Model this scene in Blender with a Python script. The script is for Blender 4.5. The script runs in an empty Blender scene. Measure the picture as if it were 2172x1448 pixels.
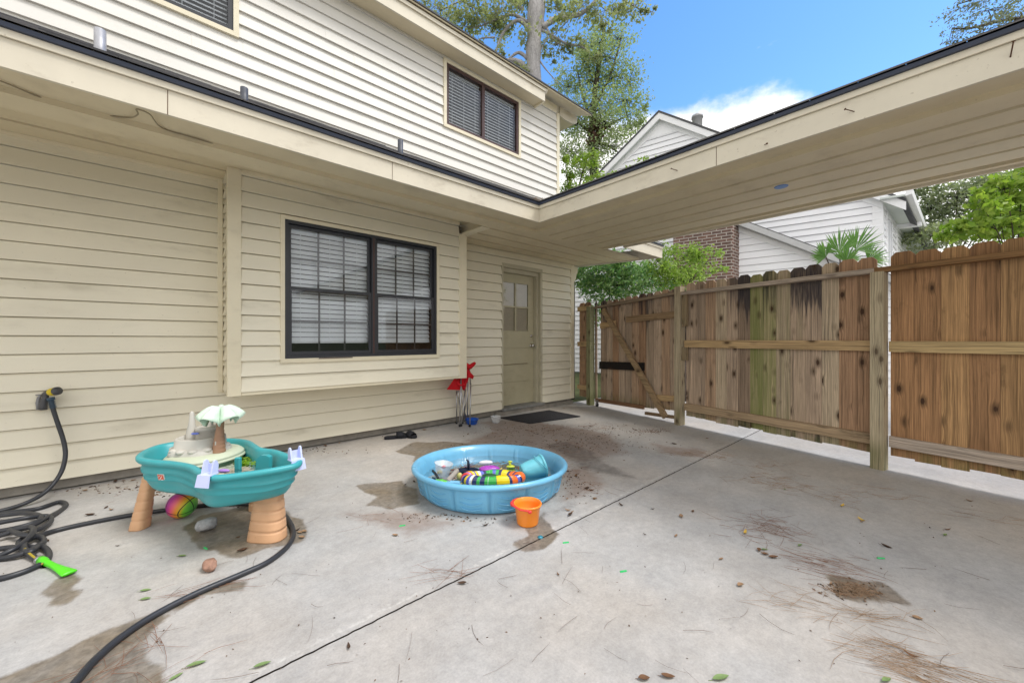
import bpy, math, random
import numpy as np
from mathutils import Matrix, Vector
random.seed(7); rng = np.random.default_rng(7)
SC = bpy.context.scene
COL = SC.collection
R_ = math.radians

# ------------------------------------------------------------------ camera
FPX, HZ, CAMZ, YAW = 812.0, 720.0, 1.13, R_(48.38)     # focal length in photo pixels, horizon row, eye height
cam = bpy.data.cameras.new('camera'); camo = bpy.data.objects.new('camera', cam); COL.objects.link(camo)
cam.sensor_width = 36.0; cam.lens = FPX / 2172 * 36; cam.shift_y = -4 / 2172
cam.clip_start = 0.02; cam.clip_end = 2000
camo.location = (0, 0, CAMZ); camo.rotation_euler = (R_(90), 0, YAW - R_(90))
SC.camera = camo

# ------------------------------------------------------------------ sky, sun, exposure
SUN_EL, SUN_DIR = R_(60), Vector((0.45, -0.75, 0)).normalized()
w = bpy.data.worlds.new('World'); SC.world = w; w.use_nodes = True
wt = w.node_tree; wt.nodes.clear()
def wn(t, **k):
    n = wt.nodes.new(t)
    for a, v in k.items(): setattr(n, a, v)
    return n
def wmath(op, a, b=None, c=None, clamp=False):
    n = wn('ShaderNodeMath', operation=op); n.use_clamp = clamp
    for i, v in enumerate((a, b, c)):
        if v is None: continue
        if isinstance(v, (int, float)): n.inputs[i].default_value = v
        else: wt.links.new(v, n.inputs[i])
    return n.outputs[0]
def wmap(v, a, b, c=0.0, d=1.0):
    n = wn('ShaderNodeMapRange', interpolation_type='SMOOTHSTEP')
    wt.links.new(v, n.inputs[0])
    for i, q in enumerate((a, b, c, d)): n.inputs[1 + i].default_value = q
    return n.outputs[0]
sky = wn('ShaderNodeTexSky', sky_type='NISHITA'); sky.sun_disc = False
sky.sun_elevation = SUN_EL; sky.sun_rotation = math.atan2(SUN_DIR.x, SUN_DIR.y); sky.air_density = 1.2; sky.dust_density = 0.3; sky.ozone_density = 2.0
tc = wn('ShaderNodeTexCoord')
sep = wn('ShaderNodeSeparateXYZ'); wt.links.new(tc.outputs['Generated'], sep.inputs[0])
def wnoise(scale, detail, sz=1.0, off=0.0, rough=0.55):
    m = wn('ShaderNodeMapping'); m.inputs['Scale'].default_value = (1, 1, sz); m.inputs['Location'].default_value = (off, off * .7, off * .3)
    wt.links.new(tc.outputs['Generated'], m.inputs[0])
    n = wn('ShaderNodeTexNoise'); n.inputs['Scale'].default_value = scale; n.inputs['Detail'].default_value = detail; n.inputs['Roughness'].default_value = rough
    wt.links.new(m.outputs[0], n.inputs['Vector']); return n.outputs[0]
n1 = wnoise(5.0, 9, 1.6, 1.3, .6)
n2 = wnoise(2.2, 6, 1.5, 4.1)
# low cumulus bank round the horizon, its puffy top broken by noise
# lower towards the south, flatter towards the north
rightness = wmath('ADD', wmath('MULTIPLY', sep.outputs[0], .7476), wmath('MULTIPLY', sep.outputs[1], -.6642))
edge = wmath('MINIMUM', wmath('SUBTRACT', .618, wmath('MULTIPLY', rightness, .31)), .495)
edge = wmath('ADD', wmath('MULTIPLY', wmath('SUBTRACT', n1, .5), .15), edge)
low = wmap(wmath('SUBTRACT', edge, sep.outputs[2]), -.012, .03)
# bright cloud added behind the viewer, out of view, to neutralise the skylight
back = wmath('ADD', wmath('MULTIPLY', sep.outputs[0], -.75), wmath('MULTIPLY', sep.outputs[1], -.66))
bk = wmap(wmath('ADD', back, wmath('MULTIPLY', wmath('SUBTRACT', n2, .5), .9)), -.28, .12)
wisp = wmath('MULTIPLY', wmap(wnoise(7.0, 7, 3.0, 8.8), .66, .80), .7)
mask = wmath('MAXIMUM', wmath('MAXIMUM', low, bk), wisp)
shade = wmap(wnoise(3.2, 8, 2.2, 2.2), .25, .75, .80, 1.08)
ccol = wn('ShaderNodeVectorMath', operation='SCALE'); ccol.inputs[0].default_value = (10.0, 9.9, 9.75); wt.links.new(shade, ccol.inputs['Scale'])
hs = wn('ShaderNodeHueSaturation'); hs.inputs['Hue'].default_value = .503; hs.inputs['Saturation'].default_value = 1.25; hs.inputs['Value'].default_value = 1.75
wt.links.new(sky.outputs[0], hs.inputs['Color'])
mx = wn('ShaderNodeMix', data_type='RGBA'); wt.links.new(mask, mx.inputs[0]); wt.links.new(hs.outputs[0], mx.inputs[6]); wt.links.new(ccol.outputs[0], mx.inputs[7])
bg = wn('ShaderNodeBackground'); bg.inputs[1].default_value = 0.10; wt.links.new(mx.outputs[2], bg.inputs[0])
wo = wn('ShaderNodeOutputWorld'); wt.links.new(bg.outputs[0], wo.inputs[0])

sl = bpy.data.lights.new('sun', 'SUN'); sl.energy = 1.9; sl.angle = R_(20); sl.color = (1.0, .97, .93)
so = bpy.data.objects.new('sun', sl); COL.objects.link(so); so.location = (-8, -16, 22)
sd = Vector((SUN_DIR.x * math.cos(SUN_EL), SUN_DIR.y * math.cos(SUN_EL), math.sin(SUN_EL)))
so.rotation_euler = sd.to_track_quat('Z', 'Y').to_euler()
vs = SC.view_settings; vs.view_transform = 'Standard'; vs.look = 'None'; vs.exposure = 0.64; vs.gamma = 1.0
SC.cycles.max_bounces = 10; SC.cycles.diffuse_bounces = 6; SC.cycles.transparent_max_bounces = 16; SC.cycles.caustics_reflective = False; SC.cycles.caustics_refractive = False

# ------------------------------------------------------------------ photo ray helpers: where a thing seen at a pixel stands on a known surface
FW = np.array([math.cos(YAW), math.sin(YAW), 0]); RT = np.array([math.sin(YAW), -math.cos(YAW), 0]); UP = np.array([0, 0, 1.])
EYE = np.array([0, 0, CAMZ])
def ray(px, py): return FW + RT * (px - 1086) / FPX + UP * (HZ - py) / FPX
def onZ(px, py, z=0.0): r = ray(px, py); return EYE + r * (z - CAMZ) / r[2]
def onY(px, py, y): r = ray(px, py); return EYE + r * y / r[1]
def onX(px, py, x): r = ray(px, py); return EYE + r * x / r[0]
def dep(px, py, d): return EYE + ray(px, py) * d

# ------------------------------------------------------------------ objects
def tag(o, label=None, cat=None, group=None, kind=None):
    for k, v in (('label', label), ('category', cat), ('group', group), ('kind', kind)):
        if v: o[k] = v
    return o
def empty(name, loc, label, cat, group=None, rz=0.0):
    o = bpy.data.objects.new(name, None); COL.objects.link(o); o.location = loc; o.rotation_euler[2] = rz
    o.empty_display_size = .1
    return tag(o, label, cat, group)
class MB:
    """collects shapes, then becomes ONE mesh object"""
    def __init__(s): s.v = []; s.f = []; s.mi = []; s.sm = []; s.at = []; s.M = None; s.mat = 0; s.smooth = False; s.a = (0, 0, 0)
    def add(s, vs, fs):
        b = len(s.v)
        for p in vs:
            p = Vector(p)
            if s.M is not None: p = s.M @ p
            s.v.append(tuple(p)); s.at.append(s.a)
        for f in fs:
            s.f.append([b + i for i in f]); s.mi.append(s.mat); s.sm.append(s.smooth)
        return b
    def box(s, x0, x1, y0, y1, z0, z1):
        s.add([(x0, y0, z0), (x1, y0, z0), (x1, y1, z0), (x0, y1, z0), (x0, y0, z1), (x1, y0, z1), (x1, y1, z1), (x0, y1, z1)],
              [(0, 3, 2, 1), (4, 5, 6, 7), (0, 1, 5, 4), (1, 2, 6, 5), (2, 3, 7, 6), (3, 0, 4, 7)])
    def bevbox(s, x0, x1, y0, y1, z0, z1, b):
        """box with chamfered vertical and horizontal edges"""
        P = []; 
        for z, i in ((z0, b), (z0 + b, 0), (z1 - b, 0), (z1, b)):
            P.append([(x0 + b + i*.6, y0 + i, z), (x1 - b - i*.6, y0 + i, z), (x1 - i, y0 + b + i*.6, z), (x1 - i, y1 - b - i*.6, z), (x1 - b - i*.6, y1 - i, z), (x0 + b + i*.6, y1 - i, z), (x0 + i, y1 - b - i*.6, z), (x0 + i, y0 + b + i*.6, z)])
        s.loft(P, True, True, True)
    def quad(s, a, b, c, d): s.add([a, b, c, d], [(0, 1, 2, 3)])
    def loft(s, rings, closed=True, cap0=True, cap1=True):
        n = len(rings[0]); vs = [p for r in rings for p in r]; fs = []
        for k in range(len(rings) - 1):
            for i in range(n if closed else n - 1):
                j = (i + 1) % n
                fs.append((k * n + i, k * n + j, (k + 1) * n + j, (k + 1) * n + i))
        if cap0: fs.append(tuple(reversed(range(n))))
        if cap1: fs.append(tuple((len(rings) - 1) * n + i for i in range(n)))
        s.add(vs, fs)
    def prism(s, poly, h0, h1, P=None):
        """extrude a 2-D outline; P maps (u, v, h) to 3-D"""
        P = P or (lambda u, v, h: (u, v, h))
        s.loft([[P(u, v, h0) for u, v in poly], [P(u, v, h1) for u, v in poly]])
    def tube(s, pts, r, n=8, cap=True):
        pts = [Vector(p) for p in pts]; m = len(pts)
        rs = r if hasattr(r, '__len__') else [r] * m
        rings = []; prev = None
        for i, p in enumerate(pts):
            t = (pts[min(i + 1, m - 1)] - pts[max(i - 1, 0)]).normalized()
            if prev is None:
                u = t.orthogonal().normalized()
            else:
                u = (prev - t * prev.dot(t))
                u = u.normalized() if u.length > 1e-6 else t.orthogonal().normalized()
            prev = u; v = t.cross(u)
            rings.append([p + (u * math.cos(2 * math.pi * k / n) + v * math.sin(2 * math.pi * k / n)) * rs[i] for k in range(n)])
        s.loft(rings, True, cap, cap)
    def lathe(s, prof, n=48, c=(0, 0, 0), ang=None, fn=None, closed_prof=False):
        """prof = [(radius, z)]; fn(theta, r, z) -> (r, z) may modulate"""
        rings = []
        for r, z in prof:
            ring = []
            for k in range(n):
                th = 2 * math.pi * k / n; rr, zz = fn(th, r, z) if fn else (r, z)
                ring.append((c[0] + rr * math.cos(th), c[1] + rr * math.sin(th), c[2] + zz))
            rings.append(ring)
        s.loft(rings, True, False, False)
    def blob(s, c, rad, n=24, m=14, fn=None):
        rings = []
        for i in range(m + 1):
            ph = math.pi * i / m
            ring = []
            for k in range(n):
                th = 2 * math.pi * k / n
                d = Vector((math.sin(ph) * math.cos(th), math.sin(ph) * math.sin(th), -math.cos(ph)))
                q = fn(d) if fn else 1.0
                ring.append((c[0] + d.x * rad[0] * q, c[1] + d.y * rad[1] * q, c[2] + d.z * rad[2] * q))
            rings.append(ring)
        s.loft(rings, True, False, False)
    def build(s, name, mats, parent=None, loc=None, rot=None, keep=False):
        me = bpy.data.meshes.new(name); me.from_pydata(s.v, [], s.f)
        mats = mats if isinstance(mats, (list, tuple)) else [mats]
        for m in mats: me.materials.append(m)
        me.polygons.foreach_set('material_index', s.mi); me.polygons.foreach_set('use_smooth', s.sm)
        at = me.attributes.new('aa', 'FLOAT_VECTOR', 'POINT'); at.data.foreach_set('vector', np.array(s.at, dtype=np.float32).ravel())
        me.update()
        o = bpy.data.objects.new(name, me); COL.objects.link(o)
        if loc is not None: o.location = loc
        if rot is not None: o.rotation_euler = rot
        if parent is not None:
            o.parent = parent
            if not keep:                                  # verts given in world space: cancel the parent's placement
                o.matrix_parent_inverse = world_of(parent).inverted()
        return o
def world_of(o):
    M = o.matrix_basis.copy()
    if o.parent is not None: M = world_of(o.parent) @ o.matrix_parent_inverse @ M
    return M
def fix(me):
    import bmesh
    b = bmesh.new(); b.from_mesh(me); bmesh.ops.recalc_face_normals(b, faces=b.faces); b.to_mesh(me); b.free()
def smooth_curve(pts, n=8):
    """Catmull-Rom through pts"""
    P = [np.array(p, float) for p in pts]; out = []
    for i in range(len(P) - 1):
        p0 = P[max(i - 1, 0)]; p1 = P[i]; p2 = P[i + 1]; p3 = P[min(i + 2, len(P) - 1)]
        for k in range(n):
            t = k / n
            out.append(.5 * ((2 * p1) + (-p0 + p2) * t + (2 * p0 - 5 * p1 + 4 * p2 - p3) * t * t + (-p0 + 3 * p1 - 3 * p2 + p3) * t ** 3))
    out.append(P[-1]); return out

# ------------------------------------------------------------------ materials
class NT:
    def __init__(s, name):
        s.m = bpy.data.materials.new(name); s.m.use_nodes = True; s.t = s.m.node_tree; s.t.nodes.clear()
        s.out = s.n('ShaderNodeOutputMaterial')
    def n(s, t, **k):
        n = s.t.nodes.new(t)
        for a, v in k.items(): setattr(n, a, v)
        return n
    def L(s, a, b): s.t.links.new(a, b)
    def put(s, inp, v):
        if v is None: return
        if isinstance(v, bpy.types.NodeSocket): s.L(v, inp)
        elif isinstance(v, (tuple, list)): inp.default_value = tuple(v) + ((1.0,) if len(v) == 3 and len(inp.default_value) == 4 else ())
        else: inp.default_value = v
    def math(s, op, a, b=None, c=None, clamp=False):
        n = s.n('ShaderNodeMath', operation=op); n.use_clamp = clamp
        for i, v in enumerate((a, b, c)): s.put(n.inputs[i], v)
        return n.outputs[0]
    def obj(s): return s.n('ShaderNodeTexCoord').outputs['Object']
    def attr(s, name='aa'): return s.n('ShaderNodeAttribute', attribute_name=name).outputs['Vector']
    def xyz(s, v):
        n = s.n('ShaderNodeSeparateXYZ'); s.L(v, n.inputs[0]); return n.outputs
    def comb(s, x, y, z):
        n = s.n('ShaderNodeCombineXYZ')
        for i, v in enumerate((x, y, z)): s.put(n.inputs[i], v)
        return n.outputs[0]
    def mapv(s, v, scale=(1, 1, 1), loc=(0, 0, 0)):
        n = s.n('ShaderNodeMapping'); s.L(v, n.inputs[0]); n.inputs['Scale'].default_value = scale; n.inputs['Location'].default_value = loc; return n.outputs[0]
    def noise(s, v, scale, detail=4, rough=.55, dist=0.0):
        n = s.n('ShaderNodeTexNoise'); s.L(v, n.inputs['Vector']); n.inputs['Scale'].default_value = scale; n.inputs['Detail'].default_value = detail
        n.inputs['Roughness'].default_value = rough; n.inputs['Distortion'].default_value = dist; return n.outputs[0]
    def vor(s, v, scale, feature='F1', rnd=1.0):
        n = s.n('ShaderNodeTexVoronoi', feature=feature); s.L(v, n.inputs['Vector']); n.inputs['Scale'].default_value = scale; n.inputs['Randomness'].default_value = rnd; return n
    def ss(s, v, a, b, c=0.0, d=1.0):
        n = s.n('ShaderNodeMapRange', interpolation_type='SMOOTHSTEP'); s.put(n.inputs[0], v)
        for i, q in enumerate((a, b, c, d)): s.put(n.inputs[1 + i], q)
        return n.outputs[0]
    def mix(s, f, a, b, blend='MIX'):
        n = s.n('ShaderNodeMix', data_type='RGBA', blend_type=blend); s.put(n.inputs[0], f); s.put(n.inputs[6], a); s.put(n.inputs[7], b); return n.outputs[2]
    def mul(s, col, f):
        n = s.n('ShaderNodeVectorMath', operation='SCALE'); s.put(n.inputs[0], col); s.put(n.inputs['Scale'], f); return n.outputs[0]
    def bump(s, h, strength=.3, dist=.01):
        n = s.n('ShaderNodeBump'); n.inputs['Strength'].default_value = strength; n.inputs['Distance'].default_value = dist; s.L(h, n.inputs['Height']); return n.outputs[0]
    def bsdf(s, col, rough=.5, normal=None, spec=.5, metal=0.0, trans=0.0, alpha=None, sss=0.0, coat=0.0, ior=None):
        b = s.n('ShaderNodeBsdfPrincipled'); s.put(b.inputs['Base Color'], col); s.put(b.inputs['Roughness'], rough); b.inputs['Specular IOR Level'].default_value = spec
        b.inputs['Metallic'].default_value = metal; b.inputs['Transmission Weight'].default_value = trans; b.inputs['Coat Weight'].default_value = coat
        if ior: b.inputs['IOR'].default_value = ior
        if normal is not None: s.L(normal, b.inputs['Normal'])
        if alpha is not None: s.put(b.inputs['Alpha'], alpha)
        if sss: b.inputs['Subsurface Weight'].default_value = sss; b.inputs['Subsurface Radius'].default_value = (.02, .02, .02)
        s.L(b.outputs[0], s.out.inputs[0]); return b
def plain(name, col, rough=.5, spec=.5, metal=0., var=.12, scale=12., bump=0., bscale=80., coat=0., sss=0., grime=0., gcol=(.20, .14, .075)):
    """one colour with soft mottling and a little surface relief"""
    t = NT(name); o = t.obj()
    f = t.math('ADD', t.math('MULTIPLY', t.math('SUBTRACT', t.noise(o, scale, 5), .5), var * 2.4), 1.0)
    r = t.math('ADD', t.math('MULTIPLY', t.math('SUBTRACT', t.noise(o, scale * 2.3, 3), .5), .25), rough, clamp=True)
    nb = t.bump(t.noise(o, bscale, 3), bump, .004) if bump else None
    c = t.mul(col, f)
    if grime:
        g = t.ss(t.noise(t.mapv(o, (1.2, 1.2, 2.6)), 2.3, 8, .68), .50, .78); sp = t.ss(t.noise(o, 38, 3, .6), .66, .74)
        c = t.mix(t.math('MULTIPLY', g, grime), c, gcol); c = t.mix(t.math('MULTIPLY', sp, grime * .8), c, gcol)
    t.bsdf(c, r, nb, spec, metal, coat=coat, sss=sss); return t.m
def M_siding(name, col, dirt=(.33, .29, .20), streak=.5):
    t = NT(name); o = t.obj(); a = t.xyz(t.attr())
    f = t.math('ADD', t.math('MULTIPLY', t.math('SUBTRACT', t.noise(o, 1.7, 5), .5), .16), 1.0)
    f = t.math('MULTIPLY', f, t.math('ADD', t.math('MULTIPLY', a[0], .05), .975))           # every board its own tone
    grime = t.ss(t.noise(t.mapv(o, (1.1, 1.1, 3.2)), 1.5, 7, .62), .52, .80)
    lip = t.ss(a[1], .0, .10)                                                              # grime mask fades in towards the upper part of a board
    g = t.math('MULTIPLY', grime, t.math('MULTIPLY', lip, streak))
    spk = t.ss(t.noise(o, 55, 2), .70, .76)
    c = t.mix(g, t.mul(col, f), dirt); c = t.mix(t.math('MULTIPLY', spk, .25), c, (.30, .26, .18))
    nb = t.bump(t.noise(t.mapv(o, (3, 3, 90)), 3, 3), .10, .003)
    t.bsdf(c, .48, nb, .35); return t.m
def M_concrete():
    t = NT('concrete'); o = t.obj(); a = t.xyz(t.attr())        # aa = (wet, rusty dirt, dark dirt and other darkening)
    b = t.math('ADD', t.math('MULTIPLY', t.math('SUBTRACT', t.noise(o, 1.1, 7, .6), .5), .30), 1.0)
    m = t.noise(o, 4.5, 8, .62); b = t.math('MULTIPLY', b, t.math('ADD', t.math('MULTIPLY', t.math('SUBTRACT', m, .5), .5), 1.0)); m2 = t.noise(o, 26, 6, .7); b = t.math('MULTIPLY', b, t.math('ADD', t.math('MULTIPLY', t.math('SUBTRACT', m2, .5), .56), 1.0))
    fine = t.noise(o, 110, 5, .75); b = t.math('MULTIPLY', b, t.math('ADD', t.math('MULTIPLY', t.math('SUBTRACT', fine, .5), .62), 1.0))
    tint = t.mix(t.ss(t.noise(o, .8, 5), .35, .68), (.385, .378, .368), (.415, .382, .345))
    c = t.mul(tint, b)
    pale = t.ss(t.noise(o, 2.6, 9, .66), .60, .72); c = t.mix(t.math('MULTIPLY', pale, .30), c, (.50, .48, .45))
    grey = t.ss(t.noise(t.mapv(o, (1, 2.3, 1), (5, 2, 0)), 2.2, 8, .68), .56, .74); c = t.mix(t.math('MULTIPLY', grey, .42), c, (.24, .235, .235))
    spk = t.ss(t.noise(o, 62, 2, .5), .72, .77); c = t.mix(t.math('MULTIPLY', spk, .35), c, (.15, .14, .13))
    lsp = t.ss(t.noise(t.mapv(o, (1, 1, 1), (9, 3, 1)), 75, 2, .5), .74, .79); c = t.mix(t.math('MULTIPLY', lsp, .3), c, (.6, .58, .55))
    pj = t.math('MULTIPLY', t.ss(t.math('SUBTRACT', t.math('MULTIPLY', t.noise(o, 30, 5, .7), .9), a[2]), .62, .95), t.math('LESS_THAN', a[2], -.01)); c = t.mix(t.math('MULTIPLY', pj, .8), c, (.60, .58, .54))
    en = t.math('MULTIPLY', t.math('SUBTRACT', t.noise(o, 17, 7, .66), .5), .55)
    rust = t.math('MULTIPLY', t.ss(t.math('ADD', a[1], en), .18, .85), .62); c = t.mix(rust, c, (.20, .125, .085))
    dk = t.math('MULTIPLY', t.ss(t.math('ADD', a[2], t.math('MULTIPLY', en, 1.3)), .2, .75), .58); c = t.mix(dk, c, (.075, .065, .06))
    wet = t.ss(t.math('ADD', a[0], t.math('ADD', t.math('MULTIPLY', en, .42), t.math('MULTIPLY', t.math('SUBTRACT', t.noise(o, 75, 4, .7), .5), .30))), .30, .66)
    wc = t.mul(t.mix(t.ss(m, .3, .7, .35, .75), c, (.25, .18, .10)), t.ss(m2, .3, .7, .50, .80)); c = t.mix(wet, c, wc)
    rough = t.math('SUBTRACT', .82, t.math('MULTIPLY', wet, .42))
    hgt = t.math('ADD', t.math('MULTIPLY', fine, .6), t.noise(o, 32, 4))
    t.bsdf(c, rough, t.bump(hgt, .16, .004), .35); return t.m
def M_wood(name, col=None, knots=1.0, rough=.75, dark=(.055, .032, .018)):
    """grain along the board; bco = (across + offset, along + offset, height), bcol = the board's own colour, bmk = (mildew, moss, seed)"""
    t = NT(name); b = t.xyz(t.attr('bco')); base = t.attr('bcol') if col is None else col; k = t.xyz(t.attr('bmk'))
    u, v, z = b[0], b[1], b[2]
    wob = t.math('MULTIPLY', t.math('SUBTRACT', t.noise(t.comb(t.math('MULTIPLY', u, 5.), t.math('MULTIPLY', v, 1.4), 0), 1.0, 3), .5), .028)
    # knots: sparse cells in stretched board space
    kv = t.vor(t.comb(t.math('MULTIPLY', u, 9.5), t.math('MULTIPLY', v, 4.6), 0), 1.0)
    kd = kv.outputs['Distance']; ksel = t.xyz(kv.outputs['Color'])[0]
    kon = t.ss(ksel, .30, .34)
    ring = t.math('MULTIPLY', t.ss(kd, .45, .05), kon)
    uu = t.math('ADD', t.math('ADD', u, wob), t.math('MULTIPLY', ring, .014))
    g1 = t.noise(t.comb(t.math('MULTIPLY', uu, 120.), t.math('MULTIPLY', v, 1.3), 0), 1.0, 4, .6)
    g2 = t.noise(t.comb(t.math('MULTIPLY', uu, 260.), t.math('MULTIPLY', v, 6.), 0), 1.0, 2, .5)
    g3 = t.noise(t.comb(t.math('MULTIPLY', u, 9.), t.math('MULTIPLY', v, 1.1), 2.), 1.0, 5, .6)
    f = t.math('ADD', t.math('MULTIPLY', t.math('SUBTRACT', g1, .5), 1.7), 1.0)
    f = t.math('MULTIPLY', f, t.math('ADD', t.math('MULTIPLY', t.math('SUBTRACT', g2, .5), .9), 1.0))
    f = t.math('MULTIPLY', f, t.math('ADD', t.math('MULTIPLY', t.math('SUBTRACT', g3, .5), .7), 1.0))
    c = t.mul(base, t.math('MAXIMUM', f, .25))
    late = t.ss(t.noise(t.comb(t.math('MULTIPLY', uu, 85.), t.math('MULTIPLY', v, .75), 9.), 1.0, 6, .72), .48, .66); c = t.mix(t.math('MULTIPLY', late, .80), c, t.mul(base, .30))
    blot = t.ss(t.noise(t.comb(t.math('MULTIPLY', u, 8.), t.math('MULTIPLY', v, 3.), 3.), 1.0, 5, .65), .58, .74); c = t.mix(t.math('MULTIPLY', blot, .55), c, t.mul(base, .30))
    streak = t.noise(t.comb(t.math('MULTIPLY', u, 30.), t.math('MULTIPLY', v, .9), 5.), 1.0, 6, .62)
    moss = t.math('MULTIPLY', t.ss(t.math('ADD', streak, t.math('MULTIPLY', k[1], .5)), .60, 1.05), t.math('MINIMUM', t.math('MULTIPLY', k[1], 1.2), 1.0))
    c = t.mix(t.math('MULTIPLY', moss, .8), c, (.17, .20, .055))
    top = t.math('MULTIPLY', t.ss(t.math('ADD', z, t.math('MULTIPLY', t.math('SUBTRACT', g3, .5), .9)), 1.0, 1.85), 1.0); bot = t.ss(z, .34, .10)
    mil = t.ss(t.math('ADD', streak, t.math('MULTIPLY', k[0], t.math('ADD', t.math('MULTIPLY', top, .42), t.math('MULTIPLY', bot, .22)))), .66, .86)
    c = t.mix(t.math('MULTIPLY', t.math('MULTIPLY', mil, t.ss(g2, .25, .6, .55, 1.0)), t.math('MINIMUM', k[0], .92)), c, (.020, .021, .032))
    bm = t.math('MULTIPLY', t.math('MULTIPLY', t.ss(z, .32, .12), t.ss(g3, .35, .6)), t.math('GREATER_THAN', k[1], -.5)); c = t.mix(t.math('MULTIPLY', bm, .6), c, (.11, .12, .035))
    halo = t.math('MULTIPLY', t.ss(kd, .36, .12), kon); c = t.mix(t.math('MULTIPLY', halo, .62 * knots), c, dark)
    core = t.math('MULTIPLY', t.ss(t.math('ADD', kd, t.math('MULTIPLY', t.math('SUBTRACT', g1, .5), .14)), .150, .105), kon); c = t.mix(t.math('MULTIPLY', core, .88 * knots), c, (.05, .025, .014))
    t.bsdf(c, rough, t.bump(g1, .35, .004), .25); return t.m
def M_leaf(name, c1, c2, trans=.45):
    t = NT(name); a = t.xyz(t.attr('lr'))
    c = t.mix(a[0], c1, c2)
    d = t.n('ShaderNodeBsdfPrincipled'); t.put(d.inputs['Base Color'], c); d.inputs['Roughness'].default_value = .55; d.inputs['Specular IOR Level'].default_value = .3
    tr = t.n('ShaderNodeBsdfTranslucent'); t.put(tr.inputs[0], t.mix(1.0, c, (1.15, 1.25, .6, 1), 'MULTIPLY'))
    m = t.n('ShaderNodeMixShader'); m.inputs[0].default_value = trans; t.L(d.outputs[0], m.inputs[1]); t.L(tr.outputs[0], m.inputs[2]); t.L(m.outputs[0], t.out.inputs[0]); return t.m
def M_bark(name, c1, c2):
    t = NT(name); o = t.obj(); n = t.noise(t.mapv(o, (6, 6, 1.3)), 2.2, 6, .65, .4); v = t.vor(t.mapv(o, (9, 9, 2.2)), 2.6, 'DISTANCE_TO_EDGE').outputs[0]
    c = t.mix(t.ss(n, .35, .65), c1, c2); c = t.mix(t.math('MULTIPLY', t.ss(v, .09, .0), .6), c, tuple(q * .5 for q in c1))
    t.bsdf(c, .9, t.bump(t.math('ADD', n, v), .7, .03), .15); return t.m
def M_brick():
    t = NT('brick'); b = t.n('ShaderNodeTexBrick'); t.L(t.attr('aa'), b.inputs['Vector']); b.inputs['Scale'].default_value = 1.0
    b.inputs['Color1'].default_value = (.20, .115, .09, 1); b.inputs['Color2'].default_value = (.125, .08, .07, 1); b.inputs['Mortar'].default_value = (.42, .38, .34, 1)
    b.inputs['Brick Width'].default_value = .215; b.inputs['Row Height'].default_value = .075; b.inputs['Mortar Size'].default_value = .010; b.inputs['Bias'].default_value = 0
    n = t.noise(t.obj(), 9, 5); c = t.mul(b.outputs[0], t.math('ADD', t.math('MULTIPLY', n, .8), .6))
    t.bsdf(c, .9, t.bump(b.outputs['Fac'], -.4, .01), .2); return t.m
def M_shingle():
    t = NT('shingle'); o = t.obj(); a = t.xyz(t.attr())
    c = t.mix(a[0], (.10, .10, .105), (.22, .21, .21)); g = t.noise(o, 260, 3, .7)
    c = t.mul(c, t.math('ADD', t.math('MULTIPLY', g, 1.2), .4)); t.bsdf(c, .92, t.bump(g, .5, .004), .2); return t.m
def M_glass(name='window_glass', tint=(1, 1, 1), refl=.035):
    t = NT(name); tr = t.n('ShaderNodeBsdfTransparent'); tr.inputs[0].default_value = (*tint, 1)
    g = t.n('ShaderNodeBsdfGlossy'); g.inputs['Roughness'].default_value = .015; g.inputs[0].default_value = (.95, .97, 1, 1)
    lw = t.n('ShaderNodeFresnel'); lw.inputs[0].default_value = 1.52
    f = t.math('MINIMUM', t.math('ADD', t.math('MULTIPLY', lw.outputs[0], .85), refl), 1.0)
    m = t.n('ShaderNodeMixShader'); t.L(f, m.inputs[0]); t.L(tr.outputs[0], m.inputs[1]); t.L(g.outputs[0], m.inputs[2]); t.L(m.outputs[0], t.out.inputs[0]); return t.m
def M_water(name, tint, rough=.02, alpha=.35):
    t = NT(name); o = t.obj(); tr = t.n('ShaderNodeBsdfTransparent'); tr.inputs[0].default_value = (*tint, 1)
    nb = t.bump(t.noise(o, 14, 3, .5, .6), .25, .02)
    g = t.n('ShaderNodeBsdfGlossy'); g.inputs['Roughness'].default_value = rough; t.L(nb, g.inputs['Normal'])
    lw = t.n('ShaderNodeFresnel'); lw.inputs[0].default_value = 1.33; t.L(nb, lw.inputs['Normal'])
    m = t.n('ShaderNodeMixShader'); t.L(lw.outputs[0], m.inputs[0]); t.L(tr.outputs[0], m.inputs[1]); t.L(g.outputs[0], m.inputs[2]); t.L(m.outputs[0], t.out.inputs[0]); return t.m
def M_vcol(name, rough=.35, spec=.5, var=.08, coat=0.):
    """the colour is written on the mesh, for things made in several plain colours"""
    t = NT(name); o = t.obj(); f = t.math('ADD', t.math('MULTIPLY', t.math('SUBTRACT', t.noise(o, 30, 4), .5), var * 2), 1.0)
    t.bsdf(t.mul(t.attr(), f), rough, None, spec, coat=coat); return t.m

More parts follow.
